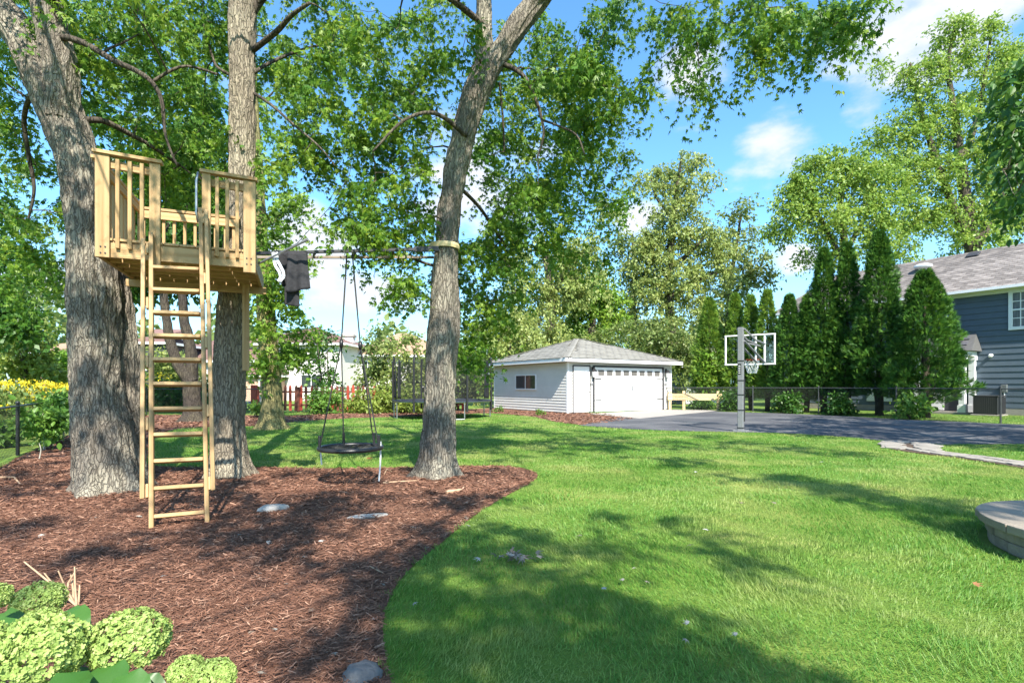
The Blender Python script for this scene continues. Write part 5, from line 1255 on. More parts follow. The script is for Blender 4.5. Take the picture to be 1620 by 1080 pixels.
bg_tree('ash_tree', 'dark thin branched tree between the tall pale tree and the evergreens', 1165, 640, 46,
        [[(1150, 600, 5), (1150, 520, 4.5), (1155, 450, 3.5), (1165, 390, 2.5), (1172, 340, 1.2)], [(1152, 480, 3), (1180, 440, 2.2), (1205, 420, 1.4)]],
        [(1165, 330, 26, 30, 46, 9), (1180, 390, 32, 34, 46, 18), (1150, 430, 40, 36, 46, 22), (1195, 440, 28, 26, 46, 16), (1160, 490, 44, 36, 46, 26), (1140, 550, 40, 50, 46, 22)], L_far3, 64, .32, 1.0, .5, seed=32)
bg_tree('willow_tree', 'pale yellowish drooping tree behind the middle maple and left of the garage roof', 870, 640, 36,
        [[(868, 600, 9), (870, 540, 8), (872, 470, 7), (865, 420, 5), (858, 370, 2.5)], [(872, 470, 5), (895, 430, 3.5), (910, 390, 2)]],
        [(850, 400, 60, 40, 36, 36), (905, 395, 40, 34, 36, 22), (830, 470, 50, 40, 36, 30), (885, 460, 40, 40, 36, 24), (800, 520, 50, 40, 36, 26), (930, 430, 40, 50, 36, 24), (960, 350, 30, 40, 36, 12)], L_far1, 100, .24, .95, .9, seed=33)
bg_tree('maple_tree', 'bright green rounded tree standing just behind the garage roof peak', 935, 640, 40,
        [[(935, 600, 8), (936, 540, 7), (938, 480, 5), (940, 430, 2)]], [(930, 460, 40, 36, 40, 36), (962, 500, 34, 40, 40, 28), (900, 490, 34, 30, 40, 22), (940, 540, 60, 30, 40, 26)], L_far2, 90, .32, 1.0, .35, seed=34)
bg_tree('elm_tree', 'slim light stemmed tree with open crown right of the bright green one', 1003, 640, 44,
        [[(1003, 610, 7), (1004, 540, 6), (1001, 480, 5), (1004, 420, 4), (1000, 370, 2)], [(1004, 470, 3), (1022, 430, 2)]], [(990, 400, 26, 30, 44, 16), (1005, 450, 34, 34, 44, 22), (985, 500, 34, 34, 44, 20), (1020, 540, 36, 40, 44, 22)], L_far3, 70, .30, 1.0, .5, seed=35)
rg2 = np.random.default_rng(5)
def shrub(name, label, blobs, lm, d0, stems=3, n=50, size=.16, crad=.5, seed=1, group=None, leaf='loz', cat='shrub', bm=None, droop=.3, up=.7, h0=.15):
    cl = np.vstack([EB(*b, rg2) for b in blobs]); cl = cl[cl[:, 2] > .1]
    c = cl.mean(axis=0); rs_ = random.Random(seed); base = Vector((c[0], c[1], 0)); limbs = []; hgt = cl[:, 2].max()
    for i in range(stems):
        e = cl[rs_.randrange(len(cl))]; r = .012 + .007 * hgt; b = base + Vector((rs_.uniform(-.15, .15), rs_.uniform(-.15, .15), 0)) * (hgt * .3)
        limbs.append([(b, r), (b.lerp(Vector(e), .5) + Vector((0, 0, .1 * hgt)), r * .7), (Vector(e), r * .3)])
    limbs[0][0] = (base, limbs[0][0][1])
    return tree(name, label, limbs, cl, leaf, lm, bm or M_barkf, n, size, crad, droop, 7, seed=seed, group=group, cat=cat, minr=.006, up=up, hmin=h0, twig=.7)
shrub('shrub', 'pale grey green thicket behind the left half of the garage roof', [(800, 540, 60, 46, 34, 40), (850, 520, 60, 40, 34.5, 40), (760, 560, 40, 60, 34, 30)], L_far1, 34, 5, 70, .24, .9, 41, droop=.7)
shrub('shrub', 'grey green thicket behind the right slope of the garage roof', [(1000, 540, 56, 44, 36, 40), (1060, 545, 48, 48, 36, 40), (1085, 590, 34, 50, 36, 26), (930, 550, 60, 24, 36, 24)], L_far3, 36, 5, 80, .24, .9, 42)
# tall trees behind the blue house
bg_tree('ash_tree', 'broad light green tree over the evergreens with branches against the sky', 1330, 640, 38,
        [[(1330, 600, 8), (1332, 500, 7), (1338, 430, 6), (1335, 370, 5), (1330, 320, 3.5), (1335, 260, 1.8)], [(1337, 420, 4.5), (1300, 350, 3.5), (1280, 300, 2.5), (1290, 250, 1.4)], [(1336, 400, 4), (1370, 340, 3), (1385, 290, 2)]],
        [(1300, 265, 42, 36, 38, 26), (1270, 310, 40, 30, 38, 22), (1345, 270, 44, 40, 38, 28), (1250, 350, 32, 24, 38, 14), (1310, 340, 50, 34, 38, 30), (1370, 340, 44, 36, 38, 28), (1300, 395, 40, 24, 38, 14), (1220, 370, 14, 12, 38, 3), (1395, 300, 34, 50, 38, 24), (1255, 300, 24, 26, 38, 9), (1360, 385, 40, 22, 38, 14)], L_air, 110, .25, 1.1, .45, seed=51)
bg_tree('cottonwood_tree', 'tallest tree behind the blue house, thin upright branches reaching the top of the photo', 1530, 640, 40,
        [[(1545, 600, 13), (1543, 500, 12), (1540, 410, 11), (1530, 330, 9), (1520, 260, 7), (1510, 180, 5), (1500, 100, 3), (1515, 30, 1.3)], [(1542, 400, 8), (1505, 320, 6), (1480, 250, 4.5), (1455, 170, 3), (1440, 100, 1.5)], [(1541, 400, 7), (1575, 330, 5.5), (1600, 260, 4), (1612, 180, 2.5)], [(1520, 260, 5), (1545, 190, 4), (1560, 110, 2.5), (1570, 40, 1.2)]],
        [(1512, 40, 24, 22, 40, 10), (1440, 120, 16, 24, 40, 8), (1568, 50, 18, 26, 40, 9), (1470, 130, 34, 46, 40, 26), (1510, 80, 40, 50, 40, 24), (1440, 200, 38, 40, 40, 30), (1500, 190, 44, 44, 40, 34), (1560, 130, 40, 60, 40, 26), (1420, 270, 42, 34, 40, 30), (1480, 270, 46, 36, 40, 36), (1550, 250, 46, 50, 40, 36), (1600, 200, 34, 60, 40, 22), (1440, 340, 46, 34, 40, 34), (1510, 340, 46, 34, 40, 30), (1590, 330, 40, 40, 40, 28), (1420, 390, 40, 24, 40, 16), (1395, 110, 10, 14, 40, 3), (1400, 230, 30, 40, 40, 16), (1580, 240, 40, 60, 40, 26), (1540, 380, 60, 26, 40, 18), (1600, 100, 22, 50, 40, 12)], L_air, 92, .25, 1.1, .5, seed=52)
bg_tree('oak_tree', 'darker leafy tree on the skyline behind the right end of the blue house roof', 1640, 640, 44,
        [[(1650, 600, 11), (1648, 450, 10), (1640, 360, 7), (1630, 290, 4), (1625, 230, 2)], [(1600, 600, 7), (1597, 450, 6), (1590, 400, 5), (1575, 350, 3)]], [(1600, 120, 26, 40, 44, 18), (1630, 220, 40, 60, 44, 34), (1590, 330, 36, 40, 44, 26), (1640, 330, 40, 50, 44, 30)], L_far3, 70, .34, 1.1, .4, seed=53)
# near tree at the right edge whose shaded leaves reach into the frame
nt_l = [[(Vector((12.6, 8.6, 0)), .26), (Vector((12.5, 8.6, 2.2)), .22), (Vector((12.3, 8.7, 4.2)), .19), (Vector((12.2, 8.8, 6.5)), .13), (Vector((12.3, 9, 9)), .06)], [(Vector((12.4, 8.7, 3.6)), .10), (Vector((11.0, 9.2, 5.0)), .07), (Vector((9.8, 9.6, 5.4)), .04), (Vector((9.1, 9.8, 5.3)), .02)], [(Vector((12.3, 8.7, 4.4)), .09), (Vector((11.6, 10.8, 6.2)), .06), (Vector((11.5, 12.2, 7)), .03)], [(Vector((12.3, 8.7, 4.4)), .09), (Vector((12.8, 5.8, 6.2)), .06), (Vector((13.2, 4.2, 7)), .03)], [(Vector((12.3, 8.7, 4.8)), .09), (Vector((15, 8.0, 6.6)), .06), (Vector((16.6, 7.6, 7.4)), .03)], [(Vector((12.3, 8.8, 5.2)), .09), (Vector((14.2, 11, 6.8)), .06), (Vector((15.6, 13.2, 7.6)), .03)]]
ncl = np.vstack([EL(1608, 160, 20, 55, 9.5, 11, 9, rg), EL(1600, 225, 26, 50, 9.3, 10.6, 11, rg), EL(1606, 335, 20, 40, 9.5, 11, 7, rg), np.array([13.2, 8.2, 6.6]) + unit(rg.normal(size=(150, 3))) * (rg.uniform(.2, 1, 150) ** .5)[:, None] * np.array([3.6, 4.0, 2.6]),
                 np.array([16.5, 9.5, 7.2]) + unit(rg.normal(size=(60, 3))) * (rg.uniform(.2, 1, 60) ** .5)[:, None] * np.array([2.6, 4.0, 2.0]), np.array([15.5, 13, 7.6]) + unit(rg.normal(size=(130, 3))) * (rg.uniform(.2, 1, 130) ** .5)[:, None] * np.array([3.4, 4.5, 2.0])])  # unseen clusters beyond the frame, added to shade the driveway
q_ = ncl[:, 0] / ncl[:, 1] * F + CX; yy_ = HY - (ncl[:, 2] - H) / ncl[:, 1] * F
ncl = ncl[(ncl[:, 1] < .8) | (q_ > 1650) | ((q_ > 1598) & (yy_ > 110) & (yy_ < 330)) | (yy_ < -40)]
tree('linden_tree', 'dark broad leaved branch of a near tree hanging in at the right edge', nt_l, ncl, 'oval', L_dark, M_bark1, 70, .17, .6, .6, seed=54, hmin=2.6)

# ------------------------------------------------------------------ arborvitae
def arborvitae(label, px, ytop, wpx, ybase, lm, group, seed, n=7600, size=.30):
    d = G(px, ybase).y; base = G(px, ybase); hgt = H - (ytop - HY) * d / F; rad = 1.1 * wpx / 2 * d / F; rng = np.random.default_rng(seed)
    root = thing('arborvitae', label, 'evergreen', base, group)
    n = int(n * max(.5, min(1.3, hgt * rad / 6.5)))
    z = rng.uniform(0, 1, n) ** .85; a = rng.uniform(0, 2 * np.pi, n); z0 = .10 * hgt
    prof = np.minimum(1, (1.03 - z) ** .74 * 1.2) * np.minimum(1, .55 + z * 4.0)
    lump = 1.08 + .20 * np.sin(a * 3 + z * 9 + seed) + .17 * np.sin(a * 5 - z * 17 + seed * 2) + .10 * np.sin(z * 31 + a * 2)
    r = rad * prof * lump * (1 - .5 * rng.uniform(0, 1, n) ** 2.2)
    pos = np.stack([base.x + r * np.cos(a), base.y + r * np.sin(a), z0 + z * (hgt - z0)], axis=1)
    outd = np.stack([np.cos(a), np.sin(a), np.zeros(n)], axis=1)
    yd = outd * .8 + rng.normal(size=(n, 3)) * .45; yd[:, 2] += .6
    zd = np.cross(outd, np.array([0, 0, 1.0])) * rng.choice([-1, 1], n)[:, None] * .6 + outd * .5 + rng.normal(size=(n, 3)) * .55
    sc = size * rng.uniform(.6, 1.25, n) * (1 - .35 * z)
    V, Fc = place(FAN[0], FAN[1], pos, yd, zd, sc)
    clump = .5 + .5 * np.sin(a * 4 + z * 23 + seed) * np.sin(z * 41 - a * 3)
    rnd = np.clip(.6 * rng.uniform(0, 1, n) + .4 * clump, 0, 1)
    m = MB(); m.tube([base, base + Vector((.03, 0, hgt * .3)), base + Vector((0, .02, hgt * .92))], [.13 * rad + .05, .10 * rad + .03, .015], 8)
    for k in range(3): aa = seed + k * 2.1; m.tube([base + Vector((.05 * math.cos(aa), .05 * math.sin(aa), 0)), base + Vector((.35 * rad * math.cos(aa), .35 * rad * math.sin(aa), hgt * .3))], [.06, .025], 6)
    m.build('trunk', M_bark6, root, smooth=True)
    np_mesh('crown', V, Fc, lm, np.repeat(rnd, 8), root)
    return root
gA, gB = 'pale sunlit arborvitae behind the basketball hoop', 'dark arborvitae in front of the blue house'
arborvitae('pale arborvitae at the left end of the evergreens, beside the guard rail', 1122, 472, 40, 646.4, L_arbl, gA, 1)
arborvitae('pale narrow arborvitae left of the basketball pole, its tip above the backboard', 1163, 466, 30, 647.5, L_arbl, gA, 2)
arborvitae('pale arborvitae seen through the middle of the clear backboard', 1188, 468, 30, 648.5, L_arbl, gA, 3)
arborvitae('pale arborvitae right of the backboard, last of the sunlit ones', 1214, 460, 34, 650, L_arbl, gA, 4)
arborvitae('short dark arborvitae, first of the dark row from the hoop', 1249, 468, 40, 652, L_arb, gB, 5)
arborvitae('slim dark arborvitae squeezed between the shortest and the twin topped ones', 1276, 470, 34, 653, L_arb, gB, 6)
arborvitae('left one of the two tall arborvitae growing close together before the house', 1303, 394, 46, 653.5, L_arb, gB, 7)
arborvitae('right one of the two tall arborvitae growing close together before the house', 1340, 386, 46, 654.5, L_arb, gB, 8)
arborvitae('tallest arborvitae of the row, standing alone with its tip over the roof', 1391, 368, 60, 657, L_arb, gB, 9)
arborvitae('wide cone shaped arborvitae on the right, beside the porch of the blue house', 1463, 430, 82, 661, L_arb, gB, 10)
def low(name, label, px, ybase, wpx, hpx, lm, seed, n=26, size=.16, crad=.35, group=None, leaf='loz', cat='shrub', nl=60):
    d = G(px, ybase).y
    return shrub(name, label, [(px, ybase - hpx / 2, wpx / 2, hpx / 2, d, n)], lm, d, 4, nl, size, crad, seed, group, leaf, cat)
low('shrub', 'low leafy shrub at the fence below the slim evergreens', 1248, 654, 38, 32, L_dark, 61)
low('shrub', 'light stemmed rounded shrub at the fence in front of the tall evergreens', 1325, 657, 48, 34, L_dark, 62, 24)
low('shrub', 'broad leaved shrub at the foot of the wide cone shaped evergreen', 1446, 664, 40, 40, L_bush, 63, 12, .2)
low('shrub', 'small shrub behind the fence between hoop and guard rail', 1156, 650, 34, 36, L_dark, 64)
low('shrub', 'scraggly shrub under the planks of the wooden guard rail', 1105, 647.5, 40, 16, L_dark, 65, 12)
low('vine', 'pale climbing vine spilling over the fence beside the guard rail', 1119, 646.8, 18, 110, L_far2, 66, 30, .22, .5, cat='vine')
low('plant', 'small leafy clump at the garage wall under its side window', 853, 656, 24, 8, L_bush, 67, 8, .10, .16, cat='plant')
low('plant', 'tiny green clump at the back corner of the garage side wall', 788, 652, 24, 7, L_bush, 68, 8, .10, .16, cat='plant')

# ------------------------------------------------------------------ shrubs along the back of the yard
shrub('shrub', 'tall slender dark shrub against the white house wall', [(512, 560, 22, 60, 27, 22), (520, 620, 20, 34, 27, 12)], L_dark, 27, 4, 50, .20, .5, 71)
shrub('shrub', 'tall loose shrub between chimney house and the swing ropes', [(600, 560, 34, 46, 28, 26), (585, 615, 30, 40, 28, 24)], L_far3, 28, 5, 60, .22, .6, 72)
shrub('shrub', 'dense yellow green shrub left of the trampoline', [(645, 575, 34, 50, 27, 36), (630, 625, 40, 30, 26.5, 30), (672, 610, 26, 40, 27, 20)], L_far1, 27, 5, 70, .20, .55, 73)
shrub('shrub', 'low bluish green shrub in the back mulch before the picket fence', [(520, 640, 24, 20, 24.5, 22), (508, 628, 14, 12, 24.5, 8)], L_bush, 24.5, 4, 80, .15, .36, 74)
shrub('hedge', 'leafy growth along the picket fence right of the swing', [(600, 635, 50, 22, 25.5, 40), (660, 632, 40, 24, 25.5, 30), (560, 640, 20, 16, 25.5, 12)], L_yg, 25.5, 5, 60, .17, .4, 75, cat='hedge')
shrub('hedge', 'dark vine covered hedge behind the black fence in the back', [(270, 625, 50, 28, 27, 44), (225, 635, 30, 22, 27, 22), (330, 630, 40, 26, 27, 30)], L_dark, 27, 6, 90, .20, .5, 76, cat='hedge')
shrub('shrub', 'pale green shrub behind the forked trunk, before the brown roof', [(268, 575, 36, 30, 29, 26), (300, 595, 26, 20, 29, 14)], L_far1, 29, 4, 70, .22, .6, 77)
shrub('shrub', 'dense foliage behind the trampoline beside the garage', [(725, 590, 40, 40, 27, 40), (700, 560, 40, 30, 28, 20)], L_far3, 27, 5, 90, .20, .6, 78)
shrub('shrub', 'small leafy plant at the red fence post behind the mossy trunk', [(408, 642, 10, 10, 22, 7)], L_bush, 22, 3, 50, .14, .25, 79)
# left side beyond the fence
bg_tree('tree', 'yellow green young tree in front of the dark red brick house', 35, 640, 26, [[(40, 600, 6), (38, 560, 4), (36, 510, 2)]], [(40, 545, 40, 44, 26, 30), (20, 580, 50, 30, 26, 22), (70, 590, 30, 20, 26, 12)], L_yg, 80, .24, .7, .4, seed=81)
bg_tree('tree', 'rounded green tree between the brick house and the thick leaning trunk', 108, 640, 38, [[(108, 620, 6), (106, 590, 4), (105, 560, 2)]], [(106, 572, 24, 24, 38, 26), (112, 600, 26, 26, 38, 22)], L_far2, 80, .26, .8, .3, seed=82)
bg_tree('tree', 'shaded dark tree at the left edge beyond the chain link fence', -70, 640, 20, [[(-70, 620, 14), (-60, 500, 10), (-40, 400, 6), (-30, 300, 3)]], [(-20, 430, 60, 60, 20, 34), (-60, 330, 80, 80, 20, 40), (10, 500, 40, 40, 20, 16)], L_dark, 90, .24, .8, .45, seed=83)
# goldenrod: a bank nobody could count
def bank(name, lm, blobs, n, size, seed, leaf=LOZ, up=.8, kind='stuff'):
    rng = np.random.default_rng(seed); cl = np.vstack([EB(*b, rng) for b in blobs]); cl = cl[cl[:, 2] > .05]; M = len(cl)
    yd = rng.normal(size=(M, 3)) * .5; yd[:, 2] += .7; zd = rng.normal(size=(M, 3)); V, Fc = place(leaf[0], leaf[1], cl, yd, zd, size * rng.uniform(.6, 1.2, M))
    o = np_mesh(name, V, Fc, lm, np.repeat(rng.uniform(0, 1, M), len(leaf[1]))); return tag(o, kind=kind)
bank('goldenrod_leaves', L_far3, [(40, 645, 100, 34, 19, 3600), (-60, 640, 60, 40, 18, 1200), (120, 640, 30, 26, 21, 900)], 1, .17, 1)
bank('goldenrod_flowers', L_yel, [(35, 612, 60, 11, 19.2, 620), (90, 618, 44, 13, 19.4, 600), (75, 634, 40, 9, 18.6, 120), (120, 615, 24, 10, 20, 200), (10, 645, 8, 4, 17.5, 30), (250, 598, 24, 9, 27, 120), (225, 612, 14, 12, 27, 80), (345, 612, 14, 10, 27, 60)], 1, .10, 2)
# five staked saplings by the left fence
for i, (px, yb, hp, lb) in enumerate(((70, 712, 66, 'nearest leafy sapling with white stem beside the left chain link fence'), (84, 705, 70, 'second white stemmed sapling along the left chain link fence'), (100, 698, 68, 'middle white stemmed sapling along the left chain link fence'), (110, 691, 62, 'fourth white stemmed sapling along the left chain link fence'), (123, 684, 58, 'farthest white stemmed sapling, half behind the leaning maple trunk'))):
    d = G(px, yb).y; b = G(px, yb); k = d / F; tx = (-6, -2, 2, 4, 5)[i] * k * 0
    hz = hp * k; cl = np.stack([b.x + rg.normal(size=16) * 11 * k, b.y + rg.normal(size=16) * 14 * k, hz * .42 + rg.uniform(0, 1, 16) * hz * .62], axis=1)
    tree('sapling', lb, [[(b, .022), (b + Vector((.02, 0, hz * .4)), .018), (b + Vector((-.01, .02, hz * .85)), .008)]], cl, 'oval', L_bush, M_stem, 42, .13, .22, .3, seed=90 + i, group='saplings along the left fence', cat='sapling', minr=.004, hmin=.2, twig=.5)
for i, (px, yb, hp) in enumerate(((62, 727, 26),)):
    b = G(px, yb); k = b.y / F; cl = np.array([[b.x, b.y, hp * k]]) + rg.normal(size=(2, 3)) * .04
    tree('seedling', 'tiny bare seedling with few leaves in front of the saplings', [[(b, .012), (b + Vector((.03, 0, hp * k * .6)), .009), (b + Vector((0, 0, hp * k)), .005)]], cl, 'oval', L_bush, M_stem, 12, .08, .1, .2, seed=97, cat='seedling', minr=.003, hmin=.1, twig=.3)
b = G(4, 706); low('plant', 'leafy plant cut by the left edge beyond the fence post', 2, 708, 40, 30, L_bush, 98, 12, .16, .2, cat='plant', leaf='oval', nl=28)
# distant tree line all round, one mass
rng = np.random.default_rng(8); V_, n_ = [], 26000
az_ = rng.uniform(-R(72), R(72), n_); rr_ = rng.uniform(62, 84, n_); hh_ = (7 + 2.4 * np.sin(az_ * 23) + 2.0 * np.sin(az_ * 51 + 1) + 1.5 * np.sin(az_ * 7)) * rng.uniform(0, 1, n_) ** .7
ps = np.stack([rr_ * np.sin(az_), rr_ * np.cos(az_), hh_], axis=1); yd = rng.normal(size=(n_, 3)); zd = rng.normal(size=(n_, 3)); zd[:, 2] += .6
V, Fc = place(LOZ[0], LOZ[1], ps, yd, zd, 1.0 * rng.uniform(.6, 1.3, n_)); tag(np_mesh('far_treeline', V, Fc, L_far3, np.clip(rng.uniform(0, 1, n_), 0, 1)), kind='stuff')

# ------------------------------------------------------------------ hydrangea in the near corner
hy = thing('hydrangea', 'hydrangea bush with big lime green flower heads in the bottom left corner', 'hydrangea', (-1.45, 1.45, 0))
L_flor = leaf_mat('hydrangea_floret', [(.19, .29, .065), (.29, .39, .105), (.40, .48, .18)], .22, .6, .2)
L_hleaf = leaf_mat('hydrangea_leaf', [(.035, .11, .02), (.05, .14, .025), (.07, .17, .03)], .3, .4, .4)
M_hstem = mat('green_stem', (.16, .22, .08), (.12, .16, .06), 20, .7)
def head(c, r, seed, sq=.82):
    rng = np.random.default_rng(seed); n = 1900
    v = unit(rng.normal(size=(n, 3))); v = v[v[:, 2] > -.62]; n = len(v)
    lump = 1 + .05 * np.sin(v[:, 0] * 9 + seed) + .05 * np.sin(v[:, 1] * 11) + rng.uniform(-.09, .04, n)
    p = np.array(c)[None] + v * (r * lump)[:, None] * np.array([1, 1, sq])
    nn = unit(v + rng.normal(size=(n, 3)) * .5); t = unit(np.cross(nn, rng.normal(size=(n, 3)))); b_ = np.cross(nn, t); Vs, Fs, rn = [], [], []
    base = rng.uniform(0, 1, n)
    for k in range(4):
        a = k * np.pi / 2 + rng.uniform(-.25, .25, n); yd = t * np.cos(a)[:, None] + b_ * np.sin(a)[:, None] + nn * rng.uniform(.05, .75, n)[:, None]
        PET = ([(0, 0, 0), (.42, .5, .05), (.25, 1, -.02), (-.25, 1, -.02), (-.42, .5, .05)], [(0, 1, 2), (0, 2, 3), (0, 3, 4)])
        V, Fc = place(PET[0], PET[1], p, yd, nn, r * .082 * rng.uniform(.7, 1.3, n)); Fs.append(Fc + sum(len(q) for q in Vs)); Vs.append(V); rn.append(np.repeat(np.clip(base * .7 + rng.uniform(0, .3, n), 0, 1), 3))
    o = np_mesh('flower_head', np.vstack(Vs), np.vstack(Fs), L_flor, np.concatenate(rn), hy)
    g = Vector((-1.45 + (c.x + 1.45) * .4, 1.45 + (c.y - 1.45) * .4, 0)); MB().tube([g, g.lerp(c, .6) + Vector((0, 0, .05)), c], [.009, .007, .006], 6).build('stem', M_hstem, hy)
def hleaf(c, yd, nn, ln, wd):
    yd = Vector(yd).normalized(); nn = Vector(nn); x = yd.cross(nn).normalized(); nn = x.cross(yd); m = MB(); vs = []; k = 9
    for i in range(k):
        t = i / (k - 1); w = wd * (math.sin(math.pi * min(1, t ** .75)) * (1 - .18 * t)) + .001; mid = Vector(c) + yd * ln * t - nn * ln * .35 * t * t
        for s_ in (-1, -.5, 0, .5, 1): vs.append(mid + x * w * s_ + nn * (abs(s_) * w * .22 + .006 * math.sin(t * 30) * abs(s_)))
    m.add(vs, [(i * 5 + j, i * 5 + j + 1, (i + 1) * 5 + j + 1, (i + 1) * 5 + j) for i in range(k - 1) for j in range(4)])
    o = m.build('leaf', L_hleaf, hy, smooth=True); a = o.data.attributes.new('rnd', 'FLOAT', 'FACE'); a.data.foreach_set('value', [random.random()] * len(o.data.polygons))
for (px, py, d, rp, sd_) in ((204, 1013, 1.42, 60, 1), (60, 1032, 1.30, 72, 2), (62, 950, 1.85, 37, 3), (-16, 946, 1.55, 30, 4), (295, 1062, 1.32, 30, 5), (338, 1070, 1.28, 34, 6), (66, 990, 1.62, 34, 7), (-40, 1010, 1.4, 40, 8)):
    head(P(px, py, d), rp * d / F * .88, sd_)
for (px, py, d, dx, dy, dz, ln, wd) in ((160, 1052, 1.33, .5, -.5, -.2, .13, .055), (140, 1060, 1.27, -.1, -.6, -.1, .14, .055), (100, 968, 1.66, .8, -.5, -.15, .14, .055), (150, 1060, 1.40, -.5, -.3, -.3, .14, .05), (182, 1072, 1.30, .7, -.3, -.2, .13, .05), (85, 975, 1.72, .8, -.2, -.1, .15, .06), (15, 985, 1.6, -.2, -.6, -.3, .14, .05), (105, 1000, 1.5, .6, -.5, -.3, .12, .045), (300, 1085, 1.3, -.5, -.4, -.3, .12, .045), (5, 975, 1.5, .3, -.6, -.5, .15, .06), (215, 1070, 1.35, .6, -.2, -.5, .12, .045), (120, 1085, 1.3, .2, -.6, -.2, .13, .05), (240, 1090, 1.25, .3, -.5, -.1, .12, .05), (40, 970, 1.7, -.5, -.4, -.1, .14, .05), (330, 1100, 1.25, .3, -.4, -.4, .12, .045)):
    hleaf(P(px, py, d), (dx, dy, dz), (0, -.35, 1), ln, wd)
# bundle of dry cut stems behind it
dt = thing('dry_stems', 'bundle of bare tan cut stems poking out of the mulch behind the hydrangea', 'stems', G(118, 962))
bq = G(118, 962)
for i, (px, py, q) in enumerate(((38, 888, 0), (92, 902, 1), (70, 906, 2), (118, 896, 3), (122, 898, 4), (112, 908, 5), (143, 955, 6), (126, 925, 7), (100, 930, 8))):
    d = bq.y - .05 + .02 * q; e = P(px, py, d); b0 = bq + Vector((rg.uniform(-.06, .06), rg.uniform(-.05, .05), 0)); md = b0.lerp(e, .55) + Vector((rg.uniform(-.02, .02), 0, rg.uniform(-.01, .03)))
    MB().tube([b0, md, e], [.0065, .0055, .0035], 6).build('stem', M_twig, dt)

# ------------------------------------------------------------------ mulch shreds
L_chip = leaf_mat('mulch_shred', [(.075, .036, .024), (.160, .078, .050), (.26, .138, .092), (.42, .27, .19)], .0, .9, .15)
rng = np.random.default_rng(12); Vs, Fs, Rn, k0 = [], [], [], 0
for y0, y1, dens, ln, wd in ((9.5, 27, 90, .09, .014), (1.6, 3.4, 6200, .036, .0018), (3.4, 5.6, 3400, .040, .0026), (5.6, 9.5, 1300, .052, .0044)):
    xa, xb = -1.02 * y1 - 1.1, .25 * y1
    if y1 > 20: xa = -16
    n = int((xb - xa) * (y1 - y0) * dens); X, Y = rng.uniform(xa, xb, n), rng.uniform(y0, y1, n)
    k = (inside(MULCH, X, Y) | inside(BED2, X, Y)) & (np.abs(X) < 1.02 * Y + 1.2); X, Y = X[k], Y[k]; n = len(X); a = rng.normal(.35, .8, n)
    pos = np.stack([X, Y, .008 + rng.uniform(0, .018, n)], axis=1); yd = np.stack([np.cos(a), np.sin(a), rng.normal(0, .30, n)], axis=1); zd = rng.normal(size=(n, 3)) * .35; zd[:, 2] += 1
    l = ln * rng.uniform(.4, 1.5, n); w = wd / ln
    CH = ([(-w, -.5, 0), (w, -.5, 0), (w * 1.2, 0, .05), (-w, 0, .06), (w * .7, .5, 0), (-w * .7, .5, .01)], [(0, 1, 2, 3), (3, 2, 4, 5)])
    V, Fc = place(CH[0], CH[1], pos, yd, zd, l); Vs.append(V); Fs.append(Fc + k0); k0 += len(V); Rn.append(np.repeat(np.clip(rng.beta(1.6, 2.6, n), 0, 1), 2))
tag(np_mesh('mulch_shreds', np.vstack(Vs), np.vstack(Fs), L_chip, np.concatenate(Rn)), kind='stuff')

